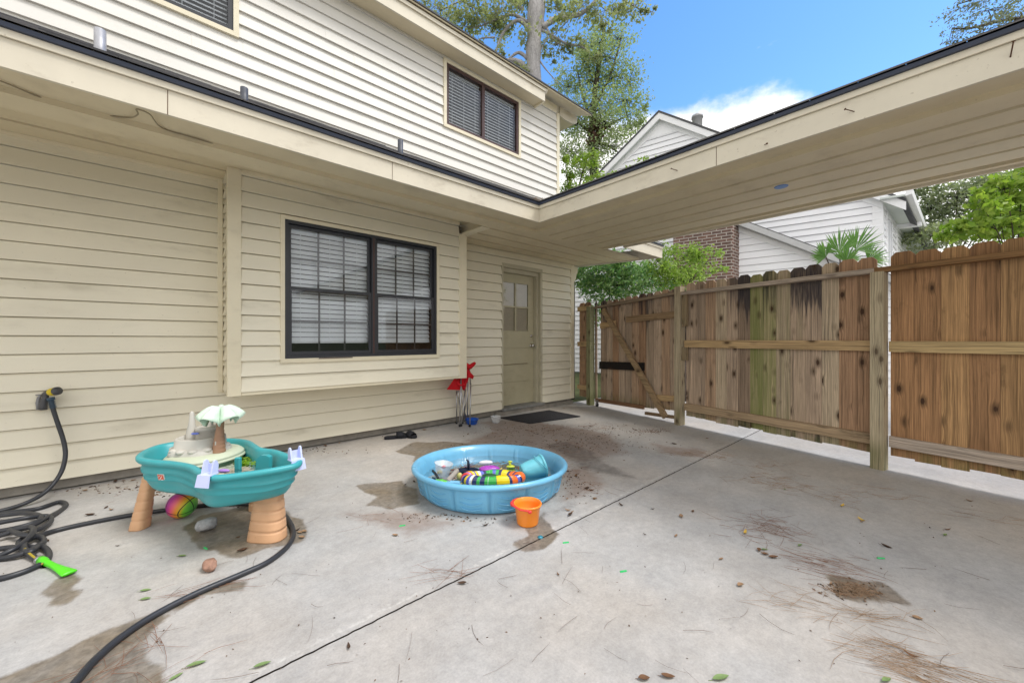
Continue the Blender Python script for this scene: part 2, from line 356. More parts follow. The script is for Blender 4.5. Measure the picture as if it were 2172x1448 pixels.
CREAM = (.66, .60, .465)
m_sid = M_siding('cream_siding', (.76, .71, .57))
m_sid_up = M_siding('cream_siding_upper', (.68, .655, .60), streak=.25)  # same paint as the lower wall; whiter open-sky tone put into the colour
m_trim = plain('cream_trim', (.74, .67, .50), .45, .4, var=.07, scale=5, bump=.05, grime=.22)
m_fascia = plain('fascia_paint', (.66, .60, .475), .5, .4, var=.12, scale=3.5, bump=.06, grime=.45)
m_soffit = plain('shaded_soffit_vinyl', (.66, .575, .40), .5, .35, var=.08, scale=4, grime=.25)  # the house cream, darkened and yellowed to carry the under-eave shade
m_door = plain('door_paint', (.46, .42, .285), .45, .4, var=.10, scale=6, bump=.06, grime=.30)
m_jamb = plain('jamb_paint', (.50, .46, .34), .5, .4, var=.10, scale=6)
m_conc = M_concrete()
m_found = plain('foundation_concrete', (.24, .22, .19), .9, .2, var=.45, scale=9, bump=.6, bscale=40)
m_black = plain('black_aluminium', (.022, .024, .03), .4, .5, var=.2, scale=20)
m_grid = plain('grid_grey', (.035, .036, .04), .5, .4, var=.1)
m_brown = plain('brown_aluminium', (.065, .032, .028), .45, .4, var=.25, scale=14)
m_glass = M_glass(); m_glass_up = M_glass('upper_window_glass', (.9, .93, .95), .02)
m_blind = plain('white_blind', (.84, .90, .93), .5, .3, var=.04)
m_blind_up = plain('white_slats', (.86, .87, .88), .5, .3, var=.04)
m_dark = plain('dark_room', (.025, .03, .035), .9, .1)
m_shing = M_shingle()
m_drip = plain('drip_edge_metal', (.035, .045, .075), .38, .5, var=.2, scale=6)
m_white = M_siding('white_siding', (.88, .88, .90), (.5, .5, .5), .15)
m_wtrim = plain('white_trim', (.88, .88, .89), .5, .4, var=.04)
m_wsoff = plain('white_soffit', (.62, .66, .63), .6, .3, var=.05)
m_brick = M_brick()
m_board = M_wood('fence_board'); m_rail = M_wood('fence_rail', None, .8); m_post = M_wood('fence_post', None, .7)
m_steel = plain('galvanised_steel', (.45, .45, .46), .35, .5, .9, var=.15)
m_chrome = plain('satin_metal', (.55, .53, .50), .25, .5, 1.0, var=.06)
m_rust = plain('rusty_iron', (.10, .045, .022), .8, .3, .3, var=.3, scale=40)
m_rubber = plain('black_rubber', (.02, .02, .022), .6, .3, var=.2, scale=30)

# ------------------------------------------------------------------ siding: lapped boards with real butts, cut round openings
def siding(mb, P, arange, z0, z1, pitch, holes=(), lip=.024, seams=0.0, slot=.0065):
    """P(a, z, off) -> point; arange(z) -> (a0, a1)"""
    z = z0
    while z < z1 - 1e-4:
        zt = min(z + pitch, z1); rnd = random.random()
        cuts = sorted({z, zt} | {h for H in holes for h in (H[2], H[3]) if z + 1e-4 < h < zt - 1e-4})
        offs = lambda q: lip * (1 - (q - z) / pitch) + .002
        for za, zb in zip(cuts[:-1], cuts[1:]):
            zm = .5 * (za + zb); a0, a1 = arange(za); b0, b1 = arange(zb)
            segs = [(a0, a1, b0, b1)]
            for H in holes:
                if H[2] < zm < H[3]:
                    ns = []
                    for s in segs:
                        if H[1] <= s[0] or H[0] >= s[1]: ns.append(s); continue
                        if H[0] > s[0]: ns.append((s[0], H[0], s[2], H[0]))
                        if H[1] < s[1]: ns.append((H[1], s[1], H[1], s[3]))
                    segs = ns
            out = []
            for s in segs:
                if seams and random.random() < seams and s[1] - s[0] > 1.5:
                    c = s[0] + (s[1] - s[0]) * random.uniform(.25, .8); out += [((s[0], c, s[2], c), 0), ((c, s[1], c, s[3]), .0022)]
                else: out.append((s, 0))
            for (p, q, r, t), ex in out:
                b = len(mb.at); top = abs(zb - zt) < 1e-5 and zt < z1 - 1e-4; zq = zb - (slot if top and zb - za > .03 else 0)
                mb.add([P(p, za, offs(za) + ex), P(q, za, offs(za) + ex), P(t, zq, offs(zb) + ex), P(r, zq, offs(zb) + ex)], [(0, 1, 2, 3)])
                mb.at[b:b + 4] = [(rnd, za - z, 0), (rnd, za - z, 0), (rnd, zb - z, 0), (rnd, zb - z, 0)]
                if zq < zb - 1e-5: mb.add([P(r, zq, offs(zb) + ex), P(t, zq, offs(zb) + ex), P(t, zq, -.02), P(r, zq, -.02), P(t, zb, -.02), P(r, zb, -.02)], [(0, 1, 2, 3), (3, 2, 4, 5)])
                if ex: mb.add([P(p, za, offs(za)), P(p, za, offs(za) + ex), P(p, zb, offs(zb) + ex), P(p, zb, offs(zb))], [(0, 1, 2, 3)])
                if za == z:
                    mb.add([P(p, za, -.0195 if slot else -.001), P(q, za, -.0195 if slot else -.001), P(q, za, offs(za) + ex), P(p, za, offs(za) + ex)], [(0, 1, 2, 3)])
        z = zt
    return mb

# ------------------------------------------------------------------ the house
W, FY, BX = 4.41, 3.0, 3.07        # wall plane, eave fascia line, breezeway fascia line
XL = -4.0                          # how far the house runs to the left, out of frame
ZS, ZL, FT = 2.46, 2.60, 2.645     # porch soffit, left soffit, roof edge
WC = 5.37                          # house corner
house = empty('house', (1.0, W, 0), 'cream lap-sided two storey house with bay window and covered breezeway', 'house')
# openings (x0, x1, z0, z1)
DOOR = (3.70, 4.57, .07, 2.285); BWIN = (.765, 2.385, .94, 2.255)
UW = [(2.72, 4.05, 3.985, 4.83), (-1.0, .44, 3.985, 4.83)]
PW = lambda y: (lambda a, z, o: (a, y - o, z))
mb = siding(MB(), PW(W), lambda z: (XL, WC - .06), .085, ZL, .1345, [DOOR], seams=.45); mb.build('wall', m_sid, house)
mb = siding(MB(), PW(W), lambda z: (XL, 4.985 - .05), 3.2, 5.12, .128, UW, lip=.021, seams=.5, slot=0); mb.build('wall', m_sid_up, house)
mb = siding(MB(), lambda a, z, o: (WC - .02 + o, a, z), lambda z: (W + .03, W + 6), .085, 3.0, .1345); mb.build('wall', m_sid, house)
mb = siding(MB(), lambda a, z, o: (4.96 + o, a, z), lambda z: (W + .03 + max(0, z - 5.05) / .42, W + 6), 2.9, 6.3, .128); mb.build('wall', m_sid_up, house)
mb = MB(); mb.box(XL, WC - .03, W + .035, W + .30, .0, .083); mb.box(XL, WC - .03, W + .012, W + .034, .012, .078); mb.build('foundation', m_found, house)
# bay
BY, B0, B1, BZ = 4.05, .372, 2.787, .645
mb = siding(MB(), PW(BY), lambda z: (B0 + .075, B1 - .09), BZ + .03, ZL, .1345, [BWIN]); 
siding(mb, lambda a, z, o: (B0 - o, a, z), lambda z: (BY + .05, W - .003), BZ + .03, ZL, .1345)
siding(mb, lambda a, z, o: (B1 + o, a, z), lambda z: (BY + .05, W), BZ + .03, ZL, .1345)
mb.build('bay_wall', m_sid, house)
mb = MB(); mb.box(B0 - .014, B1 + .014, BY - .016, W, BZ, BZ + .028)
mb.build('bay_floor', m_trim, house)
def trimpost(x0, x1, y0, y1, z0, z1, name='corner_trim'):
    m = MB(); m.bevbox(x0, x1, y0, y1, z0, z1, .004); return m.build(name, m_trim, house)
trimpost(B0 - .022, B0 + .078, BY - .024, BY + .055, BZ - .004, ZL); trimpost(B1 - .092, B1 + .022, BY - .024, BY + .055, BZ - .004, ZS)
trimpost(B0 - .060, B0 - .022, W - .032, W - .003, BZ - .0, ZL)
trimpost(WC - .07, WC + .02, W - .024, W + .06, .085, ZS - .0)
trimpost(4.985 - .055, 4.985 + .015, W - .024, W + .06, 3.2, 5.02)
# little bracket at the head of the house corner
mb = MB(); mb.prism([(0, 0), (.10, 0), (.10, -.10), (.07, -.13), (.05, -.22), (.0, -.28)], 0, .05, lambda u, v, h: (WC + .021 + u, W - .02 + h, ZS - .02 + v)); mb.build('bracket', m_trim, house)
# head board over the door and frieze
mb = MB(); mb.box(B1 + .024, WC - .075, W - .022, W - .001, ZS - .085, ZS - .001); mb.build('frieze_board', m_trim, house)
mb = MB(); mb.box(XL, B0 - .05, W - .030, W - .001, ZL - .028, ZL - .001); mb.box(B0 + .08, B1 - .095, BY - .034, BY - .018, ZL - .028, ZL - .001); mb.build('channel_trim', m_trim, house)

# --- soffits (all ribbed the same way: flat pans with shallow grooves)
def ribs(mb, a0, a1, z, pitch, groove, deep, put):
    """profile across a0..a1 at height z, put(list of (a, z)) lays it out"""
    prof = [(a0, z)]; a = a0 + pitch - groove
    while a + groove < a1 - .02:
        prof += [(a, z), (a + .002, z + deep), (a + groove - .002, z + deep), (a + groove, z)]; a += pitch
    prof.append((a1, z)); put(prof)
mb = MB()
def lay_x(x0, x1, x1b=None):
    def put(prof):
        for (a, z), (b, y) in zip(prof[:-1], prof[1:]):
            f = lambda q: x1 if x1b is None else x1 + (x1b - x1) * (W - q) / (W - FY)
            mb.quad((x0, a, z), (f(a), a, z), (f(b), b, y), (x0, b, y))
    return put
def lay_y(y0, y1):
    def put(prof):
        for (a, z), (b, y) in zip(prof[:-1], prof[1:]): mb.quad((a, y0, z), (a, y1, z), (b, y1, y), (b, y0, y))
    return put
XE, XEW = 5.90, 5.47           # the porch eave ends on a slant beyond the house corner
ribs(mb, 3.36, W + .02, ZS, .262, .044, .05, lay_x(B1 + .02, XEW, XE))       # porch
ribs(mb, 3.58, W + .02, ZL, .30, .040, .04, lay_x(XL, B1 + .02))             # left eave, higher
mb.quad((XL, FY + .02, ZS + .035), (BX + .02, FY + .02, ZS + .035), (BX + .02, 3.36, ZS + .035), (XL, 3.36, ZS + .035))
mb.quad((XL, 3.36, ZS), (B1 + .02, 3.36, ZS), (B1 + .02, 3.58, ZS), (XL, 3.58, ZS))
mb.quad((XL, 3.36, ZS), (XL, 3.36, ZS + .035), (5.8, 3.36, ZS + .035), (5.8, 3.36, ZS))
mb.quad((XL, 3.58, ZS), (B1 + .02, 3.58, ZS), (B1 + .02, 3.58, ZL), (XL, 3.58, ZL))
mb.build('soffit', m_soffit, house)
mb = MB(); mb.box(B1 + .02, B1 + .05, 3.58, W - .03, ZS - .006, ZL); mb.box(B1 - .06, B1 + .019, 3.60, BY - .03, ZS - .004, ZS + .012); mb.build('drop_board', m_trim, house)
YB = -6.0
mb = MB()
ribs(mb, BX + .31, 4.78, ZS, .262, .046, .06, lay_y(YB, 3.36))
mb.quad((BX + .02, YB, ZS + .035), (BX + .02, 3.36, ZS + .035), (BX + .31, 3.36, ZS + .035), (BX + .31, YB, ZS + .035))
mb.quad((BX + .31, YB, ZS), (BX + .31, YB, ZS + .035), (BX + .31, 3.36, ZS + .035), (BX + .31, 3.36, ZS))
mb.build('soffit', m_soffit, house)
mb = MB(); mb.box(4.70, 4.75, YB, 3.30, ZS - .012, ZS - .001); mb.build('soffit_batten', m_soffit, house)

# --- fascias: wide board, upper trim strip, dark drip edge
def fascia(a0, a1, P, lower=2.44):
    f = MB()
    f.M = P; f.box(a0, a1, 0, .022, lower, 2.582); fo = f.build('fascia', m_fascia, house)
    g = MB(); g.M = P; g.box(a0, a1, -.014, .02, 2.584, FT - .024)
    g.build('trim_strip', m_fascia, fo)
    d = MB(); d.M = P
    d.loft([[(a, -.012, FT - .023), (a, -.030, FT - .022), (a, -.036, FT - .002), (a, .02, FT + .002)] for a in (a0, a1)])
    d.build('drip_edge', m_drip, fo)
    # board joints: a thin dark gap
    return fo
PX = Matrix(((1, 0, 0, 0), (0, 1, 0, FY), (0, 0, 1, 0), (0, 0, 0, 1)))
PY = Matrix(((0, 1, 0, BX), (1, 0, 0, 0), (0, 0, 1, 0), (0, 0, 0, 1)))
PF = Matrix(((0, -1, 0, 4.80), (1, 0, 0, 0), (0, 0, 1, 0), (0, 0, 0, 1)))
fx = fascia(XL, BX + .0, PX); fy = fascia(YB, FY + .0, PY)
PX2 = Matrix(((1, 0, 0, 0), (0, 1, 0, FY), (0, 0, 1, 0), (0, 0, 0, 1)))
fascia(4.802, XE, PX2); fascia(YB, FY - .001, PF, 2.43)
# slanted end of the porch eave
mb = MB(); mb.prism([(XE, FY + .001), (XE + .02, FY + .01), (XEW + .02, W + .3), (XEW, W + .3)], ZS - .012, FT - .02); mb.build('fascia', m_fascia, house)
for x in (-.02, 1.35): 
    mb = MB(); mb.box(x, x + .0035, FY - .0012, FY + .001, 2.44, 2.582); mb.build('board_joint', m_rust, fx)
p = onX(1520, 340, BX); mb = MB(); mb.box(BX - .0012, BX + .001, p[1], p[1] + .0035, 2.44, 2.582); mb.build('board_joint', m_rust, fy)
for px, py, dy, dz in ((1437, 362, .03, .012), (1622, 307, -.025, -.018), (1812, 237, .035, .012), (2143, 122, -.006, .05)):
    p = Vector(onX(px, py, BX)); q = p + Vector((-.045, dy, dz)); m = MB(); m.tube([p, q], .0028, 6); m.tube([q, q + (q - p).normalized() * .003], .0065, 8); m.build('nail', m_rust, fy)
# faded cable stapled under the left eave
pts = smooth_curve([onZ(*q) for q in ((-60, 158, 2.485), (0, 172, 2.485), (100, 212, 2.487), (200, 240, 2.487), (270, 250, 2.487), (292, 243, 2.46), (290, 232, 2.45), (318, 243, 2.45), (345, 272, 2.487), (420, 295, 2.487), (520, 326, 2.487), (640, 357, 2.487))])
mb = MB(); mb.smooth = True; mb.tube(pts, .004, 6); mb.build('cable', plain('old_cable', (.30, .25, .16), .6), house)
mb = MB(); mb.lathe([(0, 0), (.048, .0), (.052, .004), (.052, .02)], 28, tuple(onZ(1657, 397, ZS - .004)))
so_ = mb.build('junction_cover', plain('blue_plastic', (.02, .16, .50), .35), house)

# --- roofs
def shingle_roof(mb, O, along, up, L, S, tab=.31, course=.14, thick=.006):
    O = Vector(O); A = Vector(along).normalized(); U = Vector(up).normalized(); N = A.cross(U)
    if N.z < 0: N = -N
    k = 0; s = 0.0
    while s < S - .01:
        e = min(s + course * 1.05, S); a = -random.uniform(0, tab)
        while a < L:
            b = min(a + tab * random.uniform(.8, 1.2), L); c = max(a, 0) + .003
            t0 = thick * random.uniform(.8, 1.7); r = random.random()
            if b - c > .01:
                mb.a = (r, 0, 0)
                p = [O + A * c + U * s, O + A * b + U * s, O + A * b + U * e, O + A * c + U * e]
                mb.loft([[q + N * .0005 for q in p], [p[0] + N * t0, p[1] + N * t0, p[2] + N * (.0012), p[3] + N * .0012]], True, False, True)
            a = b
        s += course; k += 1
SLP = .535
mb = MB(); up = (0, 1, SLP)
shingle_roof(mb, (XL, FY - .045, FT + .004), (1, 0, 0), up, XE - XL + .02, 1.66)
mb.a = (0, 0, 0); mb.box(0, 0.001, 0, 0.001, -.4, -.399)
mb.quad((XL, FY - .04, FT), (XE, FY - .04, FT), (XE, FY + 1.45, FT + SLP * 1.45), (XL, FY + 1.45, FT + SLP * 1.45))
roof = mb.build('roof', m_shing, house)
mb = MB(); RB = .5 * (BX + 4.80); SB = .50
shingle_roof(mb, (BX - .045, YB, FT + .004), (0, 1, 0), (1, 0, SB), 3.9 - YB, (RB - BX + .05) * 1.13)
shingle_roof(mb, (4.845, YB, FT + .004), (0, 1, 0), (-1, 0, SB), 3.9 - YB, (RB - BX + .05) * 1.13)
mb.a = (0, 0, 0); mb.quad((BX - .04, YB, FT), (BX - .04, 3.95, FT), (RB, 3.95, FT + SB * (RB - BX + .04)), (RB, YB, FT + SB * (RB - BX + .04)))
mb.quad((4.84, YB, FT), (4.84, 3.95, FT), (RB, 3.95, FT + SB * (RB - BX + .04)), (RB, YB, FT + SB * (RB - BX + .04)))
mb.build('roof', m_shing, house)
# upper roof with its shallow boxed eave and flying rake end
UZ, UY, UX0, UX1 = 4.90, 4.19, 4.40, 5.55
mb = MB(); mb.box(XL, UX0, UY, W - .02, UZ - .004, UZ + .004); mb.build('soffit', m_soffit, house)
mb = MB(); mb.box(XL, UX0, UY - .022, UY - .001, UZ - .015, 5.075); fo = mb.build('fascia', m_fascia, house)
mb = MB(); mb.box(XL, UX0, UY - .04, UY - .023, 5.03, 5.075); mb.build('trim_strip', m_fascia, fo)
mb = MB(); mb.box(UX0 - .03, UX0 - .002, UY + .001, W - .03, UZ - .03, UZ - .0045); mb.build('drop_board', m_trim, house)
S2 = .42
def uroof(y): return 5.085 + S2 * (y - (UY - .06))
mb = MB(); y1 = 8.6
mb.loft([[(x, UY - .06, 5.085), (x, UY - .06, 5.105), (x, y1, uroof(y1) + .02), (x, y1, uroof(y1))] for x in (XL, UX1)])
mb.mat = 1; mb.loft([[(x, UY - .075, 5.103), (x, UY - .075, 5.122), (x, y1, uroof(y1) + .04), (x, y1, uroof(y1) + .022)] for x in (XL, UX1 + .015)])
mb.loft([[(x, y1, uroof(y1)), (x, y1, uroof(y1) + .04), (x, 13, 5.0), (x, 13, 4.96)] for x in (XL, UX1 + .015)])
mb.build('roof', [m_soffit, m_shing], house)
# scrolled ends of the eave framing
scroll = [(0, .0), (.0, -.16), (.03, -.17), (.05, -.145), (.08, -.15), (.10, -.13), (.13, -.12), (.15, -.09), (.19, -.07), (.22, -.03), (.22, .0)]
mb = MB(); mb.prism([(u, v) for u, v in scroll], 0, .04, lambda u, v, h: (UX0 + .005 + h, W - .04 - u, 5.08 + v * .8 + S2 * (.16 - u) * .2)); mb.build('bracket', m_fascia, house)
mb = MB(); mb.prism([(0, .02), (0, -.13), (.10, -.15), (.30, -.15), (.40, -.13), (.45, -.10), (.47, -.04), (.47, .02)], 0, .03, lambda u, v, h: (4.985 + .018 + u, W - .028 + h, 5.10 + v + .02)); mb.build('bracket', m_fascia, house)
mb = MB(); mb.box(UX0 + .05, 4.92, W - .026, W - .006, 5.0, 5.13); mb.build('frieze_board', m_trim, house)
mb = MB(); mb.box(4.985 + .02, UX1 - .05, W + .02, W + 3.5, 5.06, 5.075); mb.build('soffit', m_soffit, house)
# vent pipes through the lower roof
m_vent = plain('vent_pipe_paint', (.055, .06, .075), .5, var=.3, scale=25)
m_lead = plain('lead_flashing', (.38, .38, .40), .45, .4, .3, var=.2, scale=30)
for px, py, r, h, m in ((217, 128, .025, .135, m_lead), (515, 224, .023, .10, m_vent), (843, 332, .023, .135, m_vent)):
    p = onZ(px, py, FT + .10); p[2] = FT + .055; p[1] = FY + .14
    mb = MB(); mb.smooth = True
    mb.lathe([(r, -.1), (r, h * .12), (r * 1.06, h * .16), (r, h * .2), (r * 1.06, h * .26), (r, h * .31), (r * 1.06, h * .37), (r, h * .42), (r, h + .03), (r * .86, h + .03), (r * .86, h * .4)], 20, tuple(p)); 
    mb.build('vent_pipe', m, roof)
# --- windows
def rect_frame(mb, x0, x1, z0, z1, y0, y1, w, wb=None):
    wb = wb or w
    mb.box(x0, x0 + w, y0, y1, z0, z1); mb.box(x1 - w, x1, y0, y1, z0, z1)
    mb.box(x0 + w, x1 - w, y0 + .001, y1, z1 - w, z1); mb.box(x0 + w, x1 - w, y0 + .001, y1, z0, z0 + wb)
def blinds(x0, x1, z0, z1, y, pitch, tilt, wd, parent, mat=None):
    mb = MB(); z = z1 - .05
    while z > z0 + .02:
        dy, dz = wd * .5 * math.cos(tilt), wd * .5 * math.sin(tilt); s = random.uniform(-.0015, .0015)
        mb.add([(x0, y - dy, z - dz + s), (x1, y - dy, z - dz - s), (x1, y, z + .002), (x0, y, z + .002), (x0, y + dy, z + dz + s), (x1, y + dy, z + dz - s)], [(0, 1, 2, 3), (3, 2, 5, 4)])
        z -= pitch
    mb.box(x0, x1, y - .012, y + .012, z1 - .03, z1); mb.box(x0, x1, y - .010, y + .010, z0, z0 + .014)
    for f in (.15, .5, .85): mb.box(x0 + (x1 - x0) * f - .002, x0 + (x1 - x0) * f + .002, y - .022, y - .02, z0, z1)
    return mb.build('blind', mat or m_blind, parent)
def room(x0, x1, z0, z1, y0, y1, parent):
    mb = MB(); mb.box(x0, x1, y1, y1 + .01, z0, z1); mb.box(x0 - .01, x0, y0, y1, z0, z1); mb.box(x1, x1 + .01, y0, y1, z0, z1); mb.box(x0, x1, y0, y1, z1, z1 + .01); mb.box(x0, x1, y0, y1, z0 - .01, z0)
    return mb.build('window_recess', m_dark, parent)
# bay window: cream surround, dark outer frame, two double hung units with grids
x0, x1, z0, z1 = BWIN
mb = MB(); rect_frame(mb, x0 - .022, x1 + .022, z0 - .026, z1 + .022, BY - .030, BY - .003, .035, .039); win = mb.build('window', m_trim, house)
mb = MB(); rect_frame(mb, x0 + .012, x1 - .012, z0 + .012, z1 - .012, BY - .020, BY + .06, .030); xm = .5 * (x0 + x1) + .035
mb.box(xm - .022, xm + .022, BY - .018, BY + .06, z0 + .04, z1 - .04); mb.build('frame', m_black, win)
mb = MB(); mb.box(xm - .008, xm + .008, BY - .021, BY - .0185, z0 + .045, z1 - .045); mb.build('mullion_strip', m_brown, win)
mb = MB(); mb.box(x0 + .3, x0 + .62, BY - .0325, BY - .0302, z0 + .004, z0 + .012); mb.build('peeling_paint', m_brown, win)
room(x0 + .04, x1 - .04, z0 + .02, z1 - .02, BY + .06, BY + .33, win)
zm = z0 + .5 * (z1 - z0) + .01
for xa, xb in ((x0 + .044, xm - .024), (xm + .024, x1 - .044)):
    for za, zb, yy in ((zm - .02, z1 - .044, BY + .018), (z0 + .044, zm + .02, BY - .012)):
        m = MB(); rect_frame(m, xa, xb, za, zb, yy, yy + .026, .028, .034); sash = m.build('sash', m_black, win)
        g = MB(); wx = xb - xa - .056
        for k in (1, 2): c = xa + .028 + wx * k / 3; g.box(c - .008, c + .008, yy + .010, yy + .017, za + .034, zb - .028)
        c = .5 * (za + zb); g.box(xa + .028, xb - .028, yy + .0095, yy + .0175, c - .008, c + .008); g.build('muntin', m_grid, win)
        g = MB(); g.quad((xa + .02, yy + .008, za + .02), (xb - .02, yy + .008, za + .02), (xb - .02, yy + .008, zb - .02), (xa + .02, yy + .008, zb - .02)); g.build('pane', m_glass, win)
    blinds(xa + .004, xb - .004, z0 + .155, z1 - .04, BY + .10, .047, R_(62), .047, win)
# upper windows
for i, (x0, x1, z0, z1) in enumerate(UW):
    mb = MB(); rect_frame(mb, x0 - .03, x1 + .03, z0 - .03, z1 + .03, W - .032, W - .003, .042); uw = mb.build('window', m_trim, house)
    mb = MB(); rect_frame(mb, x0 + .012, x1 - .012, z0 + .012, z1 - .012, W - .018, W + .05, .040); c = .5 * (x0 + x1) - (.03 if i == 0 else 0); mb.box(c - .025, c + .025, W - .016, W + .05, z0 + .05, z1 - .05); mb.build('frame', m_brown if i == 0 else m_black, uw)
    g = MB(); g.quad((x0 + .05, W + .004, z0 + .05), (x1 - .05, W + .004, z0 + .05), (x1 - .05, W + .004, z1 - .05), (x0 + .05, W + .004, z1 - .05)); g.build('pane', m_glass_up, uw)
    for xa, xb in ((x0 + .055, c - .028), (c + .028, x1 - .055)): blinds(xa, xb, z0 + .055, z1 - .045, W + .06, .043, R_(58), .030, uw, m_blind_up)
    room(x0 + .03, x1 - .03, z0 + .03, z1 - .03, W + .05, W + .5, uw)
# --- door: recessed, four lights over flat boards
x0, x1, z0, z1 = DOOR; DYY = W + .10
mb = MB(); mb.box(x0, x0 + .03, W - .02, W + .16, z0, z1); mb.box(x1 - .045, x1, W - .022, W + .16, z0, z1); mb.box(x0 + .03, x1 - .045, W - .021, W + .16, z1 - .06, z1)
mb.box(x1 - .085, x1 - .046, W + .03, W + .16, z0, z1 - .061); mb.box(x0 + .031, x1 - .086, W + .03, W + .16, z1 - .12, z1 - .061)
mb.build('door_frame', m_jamb, house)
dx0, dx1, dz0, dz1 = x0 + .03, x1 - .088, z0 + .035, z1 - .122
mb = MB(); lz0, lz1 = dz0 + 1.165, dz1 - .14; lx0, lx1 = dx0 + .075, dx1 - .12
mb.box(dx0, lx0, DYY, DYY + .04, dz0, dz1); mb.box(lx1, dx1, DYY, DYY + .04, dz0, dz1); mb.box(lx0, lx1, DYY, DYY + .04, lz1, dz1)
zz = dz0
for h in (.36, .27, .26, .275):
    mb.box(lx0, lx1, DYY + .001, DYY + .04, zz, zz + h - .006); zz += h
mb.box(lx0, lx1, DYY + .012, DYY + .04, dz0, lz0); 
xm, zm = .5 * (lx0 + lx1), .5 * (lz0 + lz1)
mb.box(xm - .014, xm + .014, DYY - .002, DYY + .04, lz0, lz1); mb.box(lx0, xm - .0145, DYY - .002, DYY + .04, zm - .014, zm + .014); mb.box(xm + .0145, lx1, DYY - .002, DYY + .04, zm - .014, zm + .014)
door = mb.build('door', m_door, house)
for a, b in ((lx0, xm - .014), (xm + .014, lx1)):
    for c, d in ((lz0, zm - .014), (zm + .014, lz1)):
        g = MB(); g.quad((a, DYY + .012, c), (b, DYY + .012, c), (b, DYY + .012, d), (a, DYY + .012, d)); g.build('pane', M_glass('door_glass', (1, 1, 1), .03), door)
mb = MB(); mb.box(lx0, lx1, DYY + .03, DYY + .035, lz0, lz1); mb.build('door_curtain', plain('pale_curtain', (.55, .50, .38), .7, .2, var=.1), door)
for zc, r in ((1.03, .028), (1.19, .024)):
    c = (dx1 - .055, DYY, zc); mb = MB(); mb.smooth = True
    mb.M = Matrix.Translation(c) @ Matrix.Rotation(R_(90), 4, 'X')
    mb.lathe([(.001, .0), (r * 1.1, .0), (r * 1.1, .006), (r * .45, .010), (r * .45, .03), (r * .95, .036), (r, .05), (r * .8, .062), (.001, .065)] if zc < 1.1 else [(.001, 0), (r, 0), (r, .012), (r * .8, .018), (.001, .018)], 24); mb.build('knob' if zc < 1.1 else 'deadbolt', m_chrome, door)
mb = MB(); mb.box(x0 - .01, x1 + .01, W - .07, W + .14, .062, .10); mb.build('threshold', plain('worn_threshold', (.20, .20, .19), .6, .3, var=.4, scale=12), house)
mb = MB(); mb.box(x0 - .14, WC - .06, W - .055, W - .013, .0, .055); mb.build('step', m_found, house)
mb = MB(); mb.tube([(lx0 + .02, DYY - .0005, dz0 + .632), (lx0 + .25, DYY - .0005, dz0 + .636), (lx1 - .02, DYY - .0005, dz0 + .642)], .0032, 5); mb.build('crack', m_rust, door)

# ------------------------------------------------------------------ ground: two slabs with a control joint, painted with wear
def grid_axis(a, b, fine0, fine1, st):
    q = [a] + list(np.arange(fine0, fine1 + 1e-6, st)) + [b]; return np.array(sorted(set(np.round(q, 4))))
def fbm(x, y, f, seed, oct=4):
    r = np.random.default_rng(seed); out = np.zeros_like(x); amp = 1.0
    for _ in range(oct):
        for _ in range(4):
            th = r.uniform(0, 6.28); ph = r.uniform(0, 6.28); out += amp * .25 * np.sin((x * np.cos(th) + y * np.sin(th)) * f + ph + 1.3 * np.sin(y * f * .7 + ph))
        f *= 2.03; amp *= .55
    return out
def poly_sd(X, Y, poly):
    P = np.array([onZ(*p)[:2] for p in poly]); n = len(P); d = np.full(X.shape, 1e9); inside = np.zeros(X.shape, bool)
    for i in range(n):
        a, b = P[i], P[(i + 1) % n]; ab = b - a; t = np.clip(((X - a[0]) * ab[0] + (Y - a[1]) * ab[1]) / (ab @ ab + 1e-12), 0, 1)
        d = np.minimum(d, np.hypot(X - a[0] - t * ab[0], Y - a[1] - t * ab[1]))
        c = ((a[1] > Y) != (b[1] > Y)) & (X < (b[0] - a[0]) * (Y - a[1]) / (b[1] - a[1] + 1e-12) + a[0]); inside ^= c
    return np.where(inside, d, -d)
WET = [[(385, 1122), (420, 1092), (480, 1082), (540, 1066), (600, 1080), (640, 1100), (658, 1130), (640, 1150), (560, 1166), (510, 1180), (470, 1174), (440, 1160), (405, 1150)],
       [(118, 1228), (150, 1214), (172, 1222), (166, 1240), (178, 1252), (150, 1276), (110, 1283), (103, 1255)],
       [(-80, 1500), (-20, 1450), (120, 1390), (215, 1335), (260, 1316), (340, 1290), (355, 1310), (335, 1330), (320, 1360), (312, 1400), (350, 1412), (352, 1430), (330, 1480), (300, 1560), (-80, 1600)],
       [(1122, 1105), (1155, 1086), (1165, 1120), (1187, 1134), (1150, 1160), (1112, 1168), (1095, 1155), (1128, 1135), (1108, 1112)],
       [(838, 957), (880, 938), (950, 936), (1010, 943), (1000, 955), (950, 965), (890, 980), (868, 979), (880, 968)],
       [(760, 1030), (850, 1020), (880, 1036), (895, 1068), (830, 1080), (775, 1072), (800, 1055)],
       [(340, 1290), (480, 1236), (520, 1232), (515, 1250), (480, 1256), (430, 1262), (370, 1292)],
       [(1765, 1226), (1800, 1222), (1835, 1232), (1872, 1238), (1890, 1252), (1915, 1276), (1862, 1266), (1820, 1276), (1785, 1262), (1790, 1248)]]
DARK = [[(1150, 945), (1200, 932), (1262, 955), (1300, 985), (1368, 1020), (1290, 1010), (1230, 995), (1190, 965)], [(860, 1045), (905, 1040), (930, 1080), (1000, 1098), (940, 1098), (880, 1078)],
        [(440, 1090), (520, 1075), (560, 1100), (500, 1135), (440, 1125)], [(1120, 1092), (1220, 1060), (1240, 1070), (1160, 1100)]]  # dark dirt behind the pool; plain dark patches at its foot, under the table
